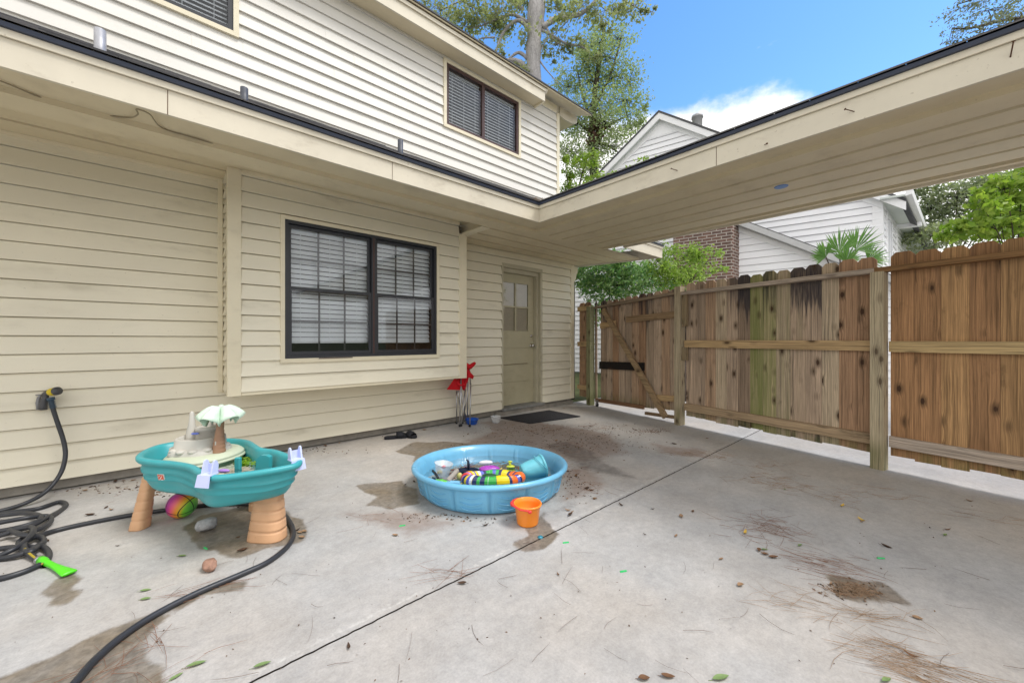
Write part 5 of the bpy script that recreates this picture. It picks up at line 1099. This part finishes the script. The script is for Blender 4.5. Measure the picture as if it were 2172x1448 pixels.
# --- basketball
bp = Vector(onZ(386, 1096, .0)); t = NT('rainbow_ball'); o3 = t.xyz(t.obj())
cr = t.n('ShaderNodeValToRGB'); ce = cr.color_ramp
for i, (p, c) in enumerate(((.0, (.40, .03, .30, 1)), (.25, (.72, .10, .17, 1)), (.45, (.80, .26, .04, 1)), (.62, (.72, .45, .02, 1)), (.76, (.20, .55, .04, 1)), (1.0, (.04, .38, .10, 1)))):
    e = ce.elements[i] if i < 2 else ce.elements.new(p); e.position = p; e.color = c
t.L(t.ss(o3[0], -.05, .11), cr.inputs[0])
def band(v, c=0.0): return t.math('LESS_THAN', t.math('ABSOLUTE', t.math('SUBTRACT', v, c)), .0026)
curve = t.math('SUBTRACT', t.math('ABSOLUTE', o3[0]), t.math('ADD', .040, t.math('MULTIPLY', t.math('MULTIPLY', o3[2], o3[2]), 3.5)))
ln = t.math('MAXIMUM', t.math('MAXIMUM', band(o3[1]), band(o3[2])), band(curve)); c = t.mix(ln, cr.outputs[0], (.02, .02, .02, 1))
t.bsdf(c, .45, t.bump(t.vor(t.obj(), 420).outputs[0], .25, .002)); mb = MB(); mb.smooth = True; mb.blob((0, 0, 0), (.080, .080, .080), 48, 30)
tag(mb.build('basketball', t.m, None, bp + Vector((0, 0, .080)), (.35, .35, YAW - 1.57)), 'small rainbow coloured basketball with black seams under the water table', 'ball')
# --- stones
def stone(name, px, py, rad, mat, label, ch, seed):
    r = np.random.default_rng(seed); D_ = r.normal(size=(14, 3)); D_ /= np.linalg.norm(D_, axis=1)[:, None]; cut = r.uniform(.72, .98, 14)
    def f(d):
        q = 1.0
        for k in range(14):
            c_ = float(d @ Vector(D_[k])); q = min(q, cut[k] / c_ if c_ > .2 else q)
        return q ** ch * (1 + .02 * math.sin(d.x * 13 + seed) * math.sin(d.y * 17))
    p = Vector(onZ(px, py)); mb = MB(); mb.smooth = ch < .8; mb.M = at(p + Vector((0, 0, rad[2] * .88)), .3 * seed); mb.blob((0, 0, 0), rad, 30, 20, f); return tag(mb.build(name, mat), label, 'stone')
stone('stone', 438, 1124, (.060, .045, .040), plain('grey_granite', (.36, .36, .36), .85, .2, var=.5, scale=60, bump=.5, bscale=120), 'rounded grey stone in the wet patch under the water table', .7, 3)
stone('stone', 446, 1208, (.046, .032, .030), plain('brown_flint', (.30, .17, .12), .6, .4, var=.6, scale=35, bump=.3), 'angular brown and white stone lying beside the hose', 1.0, 8)
# --- garden hose
m_hose = plain('hose_black', (.030, .032, .038), .42, .45, var=.25, scale=15); m_stripe = plain('hose_yellow', (.36, .27, .03), .45, .4, var=.2, scale=30)
def hose(mb, P, r=.0132, n=10, tw=0.0, stripe=True, span=(0, 1)):
    P = [Vector(p) for p in P]; m = len(P); rings = []; 
    for i, p in enumerate(P):
        t_ = (P[min(i + 1, m - 1)] - P[max(i - 1, 0)]).normalized(); u = Vector((0, 0, 1)); u = u - t_ * u.dot(t_); u = u.normalized() if u.length > .05 else t_.orthogonal().normalized(); v = t_.cross(u); a0 = tw + i * .03
        rings.append([p + (u * math.cos(a0 + 2 * math.pi * k / n) + v * math.sin(a0 + 2 * math.pi * k / n)) * r for k in range(n)])
    b = mb.add([q for R in rings for q in R], [])
    for i in range(m - 1):
        for k in range(n):
            j = (k + 1) % n; mb.f.append([b + i * n + k, b + i * n + j, b + (i + 1) * n + j, b + (i + 1) * n + k]); mb.mi.append(1 if stripe and k in (0,) and span[0] <= i / m <= span[1] else 0); mb.sm.append(True)
hroot = empty('garden_hose', tuple(onZ(60, 1130)), 'black garden hose with a yellow stripe coiled by the wall and running under the table', 'hose')
def gz(lst): return smooth_curve([onZ(x, y, z) for x, y, z in lst], 9)
h = .0136
mb = MB()
hose(mb, gz([(275, 1475, h), (300, 1400, h)][:0] + [(130, 1470, h), (158, 1448, h), (200, 1400, h), (255, 1352, h), (330, 1302, h), (420, 1256, h), (510, 1218, h), (570, 1190, h), (612, 1155, h), (622, 1125, h), (604, 1092, h), (575, 1074, h), (520, 1068, h), (450, 1070, h), (390, 1076, h), (330, 1084, h), (270, 1093, h), (190, 1108, h), (120, 1124, h), (75, 1138, h + .012), (52, 1152, h + .02), (55, 1168, h + .015), (78, 1186, h), (96, 1198, h)]), tw=.5, span=(.90, 1))
hose(mb, gz([(96, 1192, h), (104, 1180, h), (100, 1166, h), (84, 1158, h + .01), (62, 1170, h + .02), (30, 1160, h), (-30, 1170, h), (-80, 1200, h), (-60, 1232, h), (0, 1226, h), (50, 1212, h), (88, 1196, h)]), tw=.4, span=(.6, 1))
hose(mb, gz([(-90, 1110, h), (-40, 1098, h), (20, 1086, h), (80, 1078, h), (125, 1064, h), (140, 1070, h), (128, 1082, h), (95, 1100, h + .02), (60, 1118, h + .02), (10, 1128, h), (-50, 1140, h)]), tw=2.5, stripe=False)
hose(mb, gz([(-60, 1100, h + .015), (0, 1093, h + .02), (50, 1088, h + .025), (82, 1092, h + .03), (84, 1102, h + .03), (60, 1112, h + .03), (20, 1122, h + .025), (-40, 1132, h + .02)]), tw=.6, span=(.5, .9))
hose(mb, gz([(-60, 1150, h), (0, 1135, h + .02), (40, 1122, h + .035), (66, 1118, h + .04), (70, 1128, h + .04), (55, 1146, h + .03), (25, 1166, h + .02), (-30, 1190, h), (-70, 1215, h)]), tw=2.0, stripe=False)
hose(mb, gz([(-50, 1120, h + .04), (0, 1108, h + .045), (55, 1098, h + .045), (100, 1094, h + .02), (108, 1104, h + .01), (92, 1118, h + .012), (70, 1128, h + .012), (40, 1150, h), (70, 1160, h), (90, 1148, h), (85, 1138, h + .01), (50, 1134, h + .03), (20, 1124, h + .03)]), tw=2.2, stripe=False)
hose(mb, gz([(-60, 1190, h), (0, 1184, h), (40, 1176, h + .01), (70, 1164, h + .015), (92, 1150, h + .012), (88, 1140, h + .01), (66, 1136, h + .02)]), tw=1.5, stripe=False)
up_pts = [onY(108, 846, 4.32), onY(113, 868, 4.315), onY(121, 893, 4.31), onY(132, 925, 4.30), onY(138, 950, 4.285), onY(138, 972, 4.265), onY(131, 998, 4.24), onY(116, 1022, 4.20), onY(92, 1046, 4.15), onZ(55, 1066, h + .01), onZ(0, 1083, h), onZ(-60, 1094, h)]
hose(mb, smooth_curve(up_pts, 9), .0135, stripe=False)
mb.build('hose_tube', [m_hose, m_stripe], hroot)
m_navy = plain('blue_grey_sleeve', (.035, .07, .11), .45, .4, var=.2); m_yel = plain('yellow_grip', (.62, .47, .02), .45, .4, var=.15); m_char = plain('charcoal_grip', (.075, .075, .08), .5, .4, var=.2)
mb = MB(); mb.smooth = True; a, b = Vector(up_pts[0]), Vector(up_pts[2]); dr = (b - a).normalized()
for k in range(7): mb.tube([a + dr * (.008 + k * .009), a + dr * (.013 + k * .009)], .0185 if k % 2 else .017, 14)
mb.tube([a - dr * .012, a + dr * .01], .021, 14); mb.build('hose_end', m_navy, hroot)
# spray nozzle: barrel, grip, trigger
nz = Vector(onY(104, 832, 4.32)); nroot = hroot
mb = MB(); mb.smooth = True; mb.M = at(nz) @ Matrix.Scale(1.25, 4) @ Matrix.Rotation(-.18, 4, 'Y'); mb.tube([(-.045, 0, -.012), (-.02, 0, -.004), (.015, 0, 0)], [.008, .014, .018], 14); mb.build('nozzle_body', m_char, hroot)
mb = MB(); mb.smooth = True; mb.M = at(nz) @ Matrix.Scale(1.25, 4) @ Matrix.Rotation(-.18, 4, 'Y'); mb.tube([(.005, 0, 0), (.012, 0, 0), (.030, 0, 0), (.036, 0, 0)], [.018, .022, .023, .021], 16); mb.build('nozzle_collar', m_yel, hroot)
mb = MB(); mb.smooth = True; mb.M = at(nz) @ Matrix.Scale(1.25, 4) @ Matrix.Rotation(-.18, 4, 'Y'); mb.tube([(.036, 0, 0), (.040, 0, 0), (.055, 0, 0)], [.021, .024, .023], 16); mb.build('nozzle_head', m_char, hroot)
mb = MB(); mb.smooth = True; mb.M = at(nz) @ Matrix.Scale(1.25, 4); mb.tube([(-.015, 0, -.01), (-.026, 0, -.04), (-.034, 0, -.075), (-.036, 0, -.10)], [.012, .015, .017, .018], 12); mb.build('nozzle_grip', m_char, hroot)
mb = MB(); mb.smooth = True; mb.M = at(nz) @ Matrix.Scale(1.25, 4); mb.tube([(-.045, 0, -.015), (-.060, 0, -.03), (-.064, 0, -.06), (-.060, 0, -.10)], [.006, .008, .010, .010], 10); mb.tube([(-.05, 0, -.014), (-.075, 0, -.016)], .004, 8); mb.build('trigger', plain('grey_trigger', (.22, .22, .23), .5), hroot)
# green fan sprayer on the other end
ga, gb_ = Vector(onZ(86, 1187, .02)), Vector(onZ(148, 1215, .014)); gd = (gb_ - ga).normalized(); gs = gd.cross(Vector((0, 0, 1)))
mb = MB(); mb.smooth = True; m_lime = plain('lime_plastic', (.09, .62, .015), .35, .5, var=.05); Lg = (gb_ - ga).length; rg = []
for f, wv, hv in ((0, .020, .020), (.12, .022, .021), (.2, .016, .016), (.45, .015, .013), (.7, .022, .011), (.95, .032, .009), (1.0, .031, .007)):
    c = ga + gd * Lg * f; rg.append([c + gs * wv * .85 * math.cos(q) + Vector((0, 0, 1)) * hv * math.sin(q) for q in [2 * math.pi * k / 18 for k in range(18)]])
mb.loft(rg); mb.build('fan_sprayer', m_lime, hroot)
mb = MB(); mb.smooth = True; mb.tube([ga - gd * .018, ga + gd * .002], .0195, 14); mb.build('hose_end', m_steel, hroot)
# --- folding camp chair leaning by the bay
chair = empty('camp_chair', tuple(onZ(985, 903)), 'folded camp chair with grey tube legs and red fabric leaning by the bay', 'chair')
def cpx(x, y, Y=4.14): return Vector(onY(780 + x / 4.72, 740 + y / 4.72, Y))
FR_ = [((935, 270, 4.10), (920, 772, 4.02)), ((1002, 330, 4.2), (998, 742, 4.3)), ((1032, 345, 4.14), (1022, 772, 4.06)), ((930, 400, 4.18), (992, 752, 4.26)), ((978, 400, 4.12), (936, 768, 4.06)), ((890, 418, 4.26), (890, 750, 4.34)), ((1003, 420, 4.16), (948, 748, 4.3)), ((1018, 200, 4.16), (1028, 350, 4.14)), ((905, 418, 4.20), (918, 560, 4.24))]
for a, b in FR_:
    m = MB(); m.smooth = True; m.tube([cpx(*a), cpx(*b)], .0085, 10); o = m.build('leg', m_steel, chair)
    if b[1] > 740:
        m = MB(); m.smooth = True; q = cpx(*b); m.tube([q + Vector((0, 0, .022)), Vector((q.x, q.y, max(q.z - .006, 0.001)))], .013, 10); m.build('foot', m_rubber, o)
m_redf = plain('red_canvas', (.52, .012, .018), .75, .2, var=.3, scale=14)
def cloth(pt, th, name):
    m = MB(); ys = [4.13 + .02 * math.sin(i * 2.1) for i in range(len(pt))]; m.loft([[cpx(x, y, Y) for (x, y), Y in zip(pt, ys)], [cpx(x, y, Y + th) for (x, y), Y in zip(pt, ys)]]); return m.build(name, m_redf, chair)
cloth([(868, 292), (990, 275), (992, 345), (975, 418), (950, 408), (940, 372), (925, 410), (790, 405)], .10, 'seat_fabric')
m = MB(); m.smooth = True; m.tube(smooth_curve([cpx(955, 130, 4.16), cpx(990, 160, 4.13), cpx(1020, 178, 4.12), cpx(1050, 158, 4.12), cpx(1072, 140, 4.13)], 6), list(np.concatenate([np.linspace(.022, .034, 12), np.linspace(.034, .018, 13)])), 12); m.build('arm_roll', m_redf, chair)
cloth([(975, 170), (1010, 195), (1035, 240), (1066, 272), (1050, 302), (1012, 285), (1000, 340), (985, 330), (985, 250)], .06, 'back_fabric')
m = MB(); m.smooth = True; m.tube(smooth_curve([cpx(900, 345, 4.10), cpx(935, 362, 4.08), cpx(970, 350, 4.10), cpx(992, 300, 4.11)], 5), .011, 8); m.build('strap', m_redf, chair)
# --- small things by the door
mb = MB(); mb.smooth = True; mb.lathe([(.001, .0), (.060, .0), (.066, .006), (.084, .062), (.092, .066), (.092, .072), (.080, .068), (.060, .008), (.001, .006)], 40, tuple(onZ(1001, 899))); tag(mb.build('bowl', plain('blue_bowl_plastic', (.015, .10, .50), .3, .5)), 'bright blue plastic bowl behind the folded chair', 'bowl')
mb = MB(); mb.smooth = True; mb.lathe([(.001, .0), (.048, .0), (.052, .004), (.072, .085), (.076, .088), (.070, .088), (.048, .006), (.001, .004)], 36, tuple(onZ(1052, 896))); tag(mb.build('plastic_cup', m_clear), 'cloudy clear plastic tub standing between the bowl and the doormat', 'tub')
t = NT('mat_pile'); o4 = t.obj(); v = t.vor(o4, 90).outputs[0]; t.bsdf(t.mix(t.ss(v, .1, .5), (.012, .012, .014, 1), (.04, .04, .045, 1)), .9, t.bump(v, .8, .006), .15)
mc = [onZ(*q) for q in ((1060, 887), (1124, 899), (1231, 884), (1165, 871))]; mb = MB(); mb.prism([(p[0], p[1]) for p in mc], .003, .014); tag(mb.build('doormat', t.m), 'black ribbed rectangular doormat on the concrete before the door', 'doormat')
m_slip = plain('slipper_foam', (.012, .013, .018), .7, .3, var=.4, scale=40)
def slipper(px, py, rz, label):
    root = empty('slipper', tuple(onZ(px, py)), label, 'slipper', 'pair of black slippers by the wall'); M = at(Vector(onZ(px, py)), rz)
    so = [(-.13, -.02), (-.125, -.036), (-.08, -.042), (.0, -.036), (.06, -.046), (.11, -.040), (.132, -.012), (.130, .018), (.10, .040), (.04, .042), (-.04, .034), (-.10, .036), (-.128, .020)]
    m = MB(); m.M = M; m.loft([[(x * .97, y * .97, 0) for x, y in so], [(x, y, .008) for x, y in so], [(x, y, .024) for x, y in so], [(x * .93, y * .9, .030) for x, y in so]]); m.build('sole', m_slip, root)
    m = MB(); m.M = M; m.smooth = True
    m.loft([[(xx, .047 * math.cos(q) * s, .022 + hh * math.sin(q)) for q in np.linspace(0, math.pi, 13)] for xx, hh, s in ((.005, .052, 1.0), (.03, .056, 1.04), (.06, .050, 1.06), (.09, .036, .98))], False, False, False); o = m.build('strap', m_slip, root); md = o.modifiers.new('thick', 'SOLIDIFY'); md.thickness = .006
slipper(840, 929, .35, 'left black slipper of the pair lying by the foot of the wall'); slipper(866, 926, -.6, 'right black slipper of the pair, turned towards the pool')
mb = MB(); mb.smooth = True; mb.lathe([(.001, .010), (.010, .008), (.015, .004), (.016, .0)], 20, tuple(onZ(1146, 1139))); tag(mb.build('bottle_cap', plain('teal_cap', (.02, .20, .28), .2, .6)), 'tiny shiny teal cap on the wet patch by the orange bucket', 'cap')

# ------------------------------------------------------------------ leaves, needles, litter
def leaf_proto(name, L_, Wd, curl, mat):
    K = 7; rows = []
    for i in range(K + 1):
        f = i / K; w_ = Wd * math.sin(math.pi * min(1, f * .97 + .015)) ** .8 * (1 - .25 * f); z = .002 + curl * (2 * abs(f - .5)) ** 2
        rows.append([((f - .5) * L_, -w_ * .5, z + w_ * .35 * (1 if curl else .3)), ((f - .5) * L_, 0, z), ((f - .5) * L_, w_ * .5, z + w_ * .35 * (1 if curl else .3))])
    m = MB(); m.smooth = True; m.loft(rows, False, False, False); m.tube([(-L_ * .5, 0, .003), (-L_ * .72, .004, .002)], .001, 4); return m
def put_leaf(proto, name, mat, px, py, rz, sc, label, cat, group=None):
    me = proto.get(mat.name)
    if me is None:
        o = proto['mb'].build(name, mat); proto[mat.name] = o.data
    else: o = bpy.data.objects.new(name, me); COL.objects.link(o)
    p = onZ(px, py); o.location = (p[0], p[1], .001); o.rotation_euler = (random.uniform(-.12, .12), random.uniform(-.1, .1), rz); o.scale = (sc, sc, sc); return tag(o, label, cat, group)
dry = [dict(mb=leaf_proto('a', .070, .034, .010, None)), dict(mb=leaf_proto('b', .055, .020, .016, None)), dict(mb=leaf_proto('c', .048, .030, .006, None))]
m_dry = [plain('dry_leaf_brown', (.16, .085, .045), .8, .2, var=.4, scale=40), plain('dry_leaf_tan', (.30, .19, .11), .8, .2, var=.3, scale=40), plain('dry_leaf_dark', (.075, .045, .03), .85, .2, var=.4, scale=40)]
zones = {'dry leaves by the left wall': ('dry curled brown leaf on the concrete between the wall and the water table', [(245, 1022), (262, 1020), (283, 1019), (193, 1033), (180, 1041), (250, 1035), (268, 1037), (225, 1077), (236, 1082), (123, 1092), (190, 1093), (98, 1148), (290, 1034), (250, 1158), (70, 1030)]),
         'dry leaves round the wet patch': ('dry tan leaf lying by the leg of the water table and the hose', [(630, 1125), (636, 1130), (622, 1136), (645, 1128), (512, 1168), (520, 1166), (505, 1140), (640, 1140)]),
         'dry leaves by the pool': ('dry brown leaf on the concrete near the wading pool and the joint', [(1204, 1083), (1210, 1092), (1214, 1086), (1255, 1040), (1240, 1052), (1262, 1058), (1203, 1058), (1245, 1036), (860, 1028), (878, 1022), (1385, 1080), (1318, 1072), (1368, 1134), (1434, 1137), (1184, 1219), (740, 1374), (980, 1238), (838, 1136), (1030, 1115)]),
         'dry leaves on the open patio': ('dry brown leaf on the open concrete towards the fence', [(1445, 1096), (1470, 1085), (1827, 1107), (1610, 1167), (1622, 1176), (1640, 1183), (1530, 1186), (1570, 1242), (2057, 1063), (2010, 1124), (1946, 1312), (1932, 1392), (1417, 1437), (1366, 1441), (1596, 1013), (1500, 930), (1430, 942), (1762, 1240), (1880, 1160)]),
         'dry leaves before the gate': ('dry rusty brown leaf on the stained concrete between doormat and gate', [(1160, 906), (1190, 908), (1210, 918), (1235, 912), (1252, 905), (1270, 926), (1300, 908), (1140, 921), (1115, 912), (1180, 935), (1225, 940), (1330, 918), (1348, 912), (1088, 902), (1060, 926), (1200, 880), (1196, 866), (1210, 868), (1205, 1000), (1222, 1010)]),
         'dry leaves along the slab': ('dry dark leaf tucked against the wall foot left of the slippers', [(672, 950), (690, 946), (720, 940), (812, 926), (640, 962), (900, 912), (930, 905)])}
for gname, (lab, ps) in zones.items():
    for px, py in ps: put_leaf(random.choice(dry), 'dry_leaf', random.choice(m_dry), px, py, random.uniform(0, 6.28), random.uniform(.4, .85), lab, 'leaf', gname)
m_grn = plain('fallen_green_leaf', (.17, .25, .09), .6, .3, var=.3, scale=40); m_yl = plain('fallen_yellow_leaf', (.55, .36, .06), .6, .3, var=.2)
gl_ = dict(mb=leaf_proto('g', .075, .030, .006, None))
for px, py, sc, lab in ((308, 1253, .75, 'upper of two small green leaves between sprayer and hose'), (309, 1271, .75, 'lower of two small green leaves between sprayer and hose'), (416, 1411, 1.0, 'long green leaf near the bottom edge right of the big wet patch'), (556, 1412, .95, 'green leaf folded upright at the bottom left of the joint'), (386, 1180, .8, 'narrow green leaf in front of the wet patch under the table'), (373, 1437, .7, 'pale green leaf at the very bottom beside the wet patch'), (1697, 1157, .7, 'small curled dark green leaf beside the needle drift'), (2005, 1135, .75, 'green leaf on the open concrete towards the right edge'), (1529, 1440, 1.1, 'green leaf cluster at the bottom edge right of centre'), (1622, 1166, .7, 'olive green leaf at the tip of the upper needle drift'), (1880, 1443, .8, 'dark green leaf at the bottom edge beside the needle drift'), (1665, 1038, .6, 'small green leaf in the needles near the fence post')):
    put_leaf(gl_, 'green_leaf', m_grn, px, py, random.uniform(-.5, .9) + YAW - 1.2, sc * .75, lab, 'leaf', 'fallen green leaves')
for px, py, lab in ((1580, 1131, 'yellow leaf left of the upper needle drift'), (1786, 1074, 'small yellow leaf in the needles below the fence post'), (1828, 1104, 'orange yellow curled leaf on the open concrete'), (905, 968, 'yellow leaf in the wet patch behind the pool rim')): put_leaf(dry[1], 'yellow_leaf', m_yl, px, py, random.uniform(0, 6), .9, lab, 'leaf', 'fallen yellow leaves')
m_bit = plain('green_plastic_bit', (.03, .50, .14), .4, .5)
for px, py, lab in ((436, 1163, 'bright green scrap by the wet patch under the table'), (853, 1115, 'bright green scrap left of the wading pool'), (1200, 1151, 'bright green scrap right of the joint near the bucket'), (1322, 1212, 'bright green scrap on the open concrete'), (1868, 1184, 'pale green scrap below the fence post')):
    m = MB(); m.M = at(Vector(onZ(px, py)), random.uniform(-.6, .6)); m.loft([[(-.018, -.006, .001), (.018, -.004, .002), (.020, .004, .002), (-.016, .006, .001)], [(-.016, -.004, .005), (.017, -.003, .006), (.018, .003, .006), (-.015, .004, .005)]]); tag(m.build('plastic_scrap', m_bit), lab, 'scrap', 'green plastic scraps')
m_needle = [plain('pine_needle_red', (.22, .105, .06), .8, .2, var=.3, scale=30), plain('pine_needle_tan', (.30, .20, .125), .8, .2, var=.3, scale=30), plain('pine_needle_grey', (.17, .13, .105), .8, .2, var=.3, scale=30)]
def needles(groups, mat, label, dens=.5):
    mb = MB()
    for px, py, rx, ry, n, ang, jit, ln in groups:
        for _ in range(int(n * dens)):
            x = px + random.gauss(0, rx * .5); y = py + random.gauss(0, ry * .5)
            if y < 868: continue
            p = onZ(x, y)
            if math.hypot(p[0] - pc[0], p[1] - pc[1]) < .68: continue
            a = ang + random.gauss(0, jit) + (math.pi if random.random() < .5 else 0); l = ln * random.uniform(.5, 1.2); cv = random.gauss(0, .5); z = random.uniform(.002, .007); wd = random.uniform(.0004, .0009)
            P = []; cx, cy = p[0], p[1]
            for k in range(4): P.append(Vector((cx, cy, z + random.uniform(0, .005)))); cx += math.cos(a) * l / 3; cy += math.sin(a) * l / 3; a += cv * .25
            mb.tube(P, [wd, wd, wd, wd * .4], 3, False)
    return tag(mb.build('pine_needles', mat), label, 'pine needles', None, 'stuff')
A0 = YAW - R_(90)                 # the viewer's right, as a heading
needles([(1640, 1125, 60, 26, 130, A0 - .5, .8, .14), (1600, 1110, 80, 20, 50, A0 - .3, .6, .15), (1790, 1215, 90, 30, 70, A0 - .62, .25, .16), (1750, 1190, 50, 16, 50, A0 - .6, .2, .16)], m_needle[0], 'reddish pine needles drifted in a streak across the open concrete')
needles([(1815, 1252, 40, 16, 330, 0, 3, .045), (1775, 1250, 30, 14, 120, 0, 3, .045), (1840, 1258, 26, 10, 120, 0, 3, .04), (1690, 1280, 80, 26, 44, A0 - .3, .7, .18), (1830, 1310, 110, 22, 60, A0 - .25, .4, .18)], m_needle[1], 'knot of tan needles and seed husks heaped on a damp spot', .55)
needles([(1900, 1395, 70, 22, 110, A0 - .55, .3, .17), (1960, 1425, 60, 20, 130, A0 - .6, .22, .18), (1840, 1365, 60, 20, 36, A0 - .4, .5, .17), (2010, 1460, 60, 20, 90, A0 - .6, .2, .18)], m_needle[1], 'long drift of pine needles at the bottom right corner', .36)
needles([(1630, 1018, 70, 14, 120, A0 - .4, .8, .12), (1680, 1032, 50, 10, 60, A0 - .3, .6, .12), (1620, 985, 60, 10, 60, A0, 1., .12), (1470, 963, 70, 9, 120, A0 - .3, 1., .12), (1520, 970, 40, 8, 50, A0 - .3, .8, .12), (1785, 1056, 60, 16, 70, A0, 1., .14), (1860, 1040, 50, 10, 24, A0 - .2, .4, .14), (1910, 1060, 60, 8, 14, A0, .4, .14), (2090, 1100, 70, 14, 22, A0 - .35, .3, .16)], m_needle[1], 'scattered pine needle drifts on the concrete along the fence')
needles([(1150, 912, 140, 14, 190, 0, 3, .11), (1250, 905, 50, 8, 90, 0, 3, .10), (1380, 914, 50, 8, 80, 0, 3, .10), (1220, 950, 80, 16, 110, 0, 3, .11), (1200, 1000, 40, 20, 60, 0, 3, .10), (1100, 940, 120, 10, 80, 0, 3, .11), (1250, 1040, 44, 14, 50, 0, 3, .11)], m_needle[0], 'rusty brown pine needles matted on the stained concrete before the gate')
needles([(950, 1216, 60, 16, 46, A0 + .2, .7, .15), (815, 1105, 60, 20, 20, A0, .9, .15), (330, 1362, 44, 30, 30, A0 - .4, .7, .17), (240, 1430, 60, 24, 34, A0 + .9, .5, .17), (400, 1262, 70, 14, 26, A0 + .5, .3, .16), (480, 1240, 40, 10, 14, A0 + .5, .3, .16), (410, 1395, 40, 20, 8, A0 + .8, .3, .18), (300, 1045, 120, 16, 18, 0, 3, .08)], m_needle[0], 'thin pine needles beside the hose and the left of the joint')
needles([(1086, 1250, 1100, 330, 130, 0, 3, .13), (1600, 1200, 700, 300, 110, 0, 3, .12), (700, 1200, 800, 300, 50, 0, 3, .11)], m_needle[2], 'single grey pine needles strewn over the whole patio', .3)
# crumbs of bark and soil: small flakes in the corners and along the joint
def crumbs(groups, label, size=.010, mat=None):
    C = []
    for px, py, rx, ry, n in groups:
        for _ in range(n):
            x, y = px + random.gauss(0, rx * .5), py + random.gauss(0, ry * .5)
            if y < 866: continue
            p = onZ(x, y, .003); 
            if p[1] < 4.37 and math.hypot(p[0] - pc[0], p[1] - pc[1]) > .56: C.append(p)
    return tag(leaf_mesh('litter', np.array(C), size, mat or M_leaf('bark_crumb', (.05, .035, .025), (.20, .12, .07), .05), None, .6, 0, .85, 12), label, 'litter', None, 'stuff')
crumbs([(1150, 912, 200, 18, 420), (1260, 940, 120, 24, 260), (1110, 945, 160, 12, 160), (1200, 1020, 80, 40, 140), (960, 1095, 160, 12, 120), (640, 955, 160, 10, 120), (230, 1035, 200, 14, 110), (1385, 914, 30, 6, 120)], 'dark crumbs of bark and leaf scattered before the gate and wall', .016)
crumbs([(1812, 1252, 60, 20, 80), (1775, 1246, 36, 16, 40)], 'heap of broken husks and leaf bits on the damp spot at the right', .016)
crumbs([(1086, 1200, 1500, 420, 220)], 'fine dark specks of litter scattered over the patio', .009)
crumbs([(500, 1065, 40, 10, 90), (545, 1060, 40, 6, 60), (330, 1040, 30, 10, 60)], 'black mulch of rotten leaves under the water table', .022)
# nest of debris in the roof valley
c = Vector((BX + .07, FY + .10, FT + .055)); L = rng.normal(size=(420, 3)) * (.075, .06, .012) + np.array(c)
tag(leaf_mesh('roof_debris', L, .04, M_leaf('brown_straw', (.20, .13, .09), (.34, .25, .18), .1), None, .16, 0, .6, 14), 'clump of brown needles caught in the roof valley', 'debris', None, 'stuff')
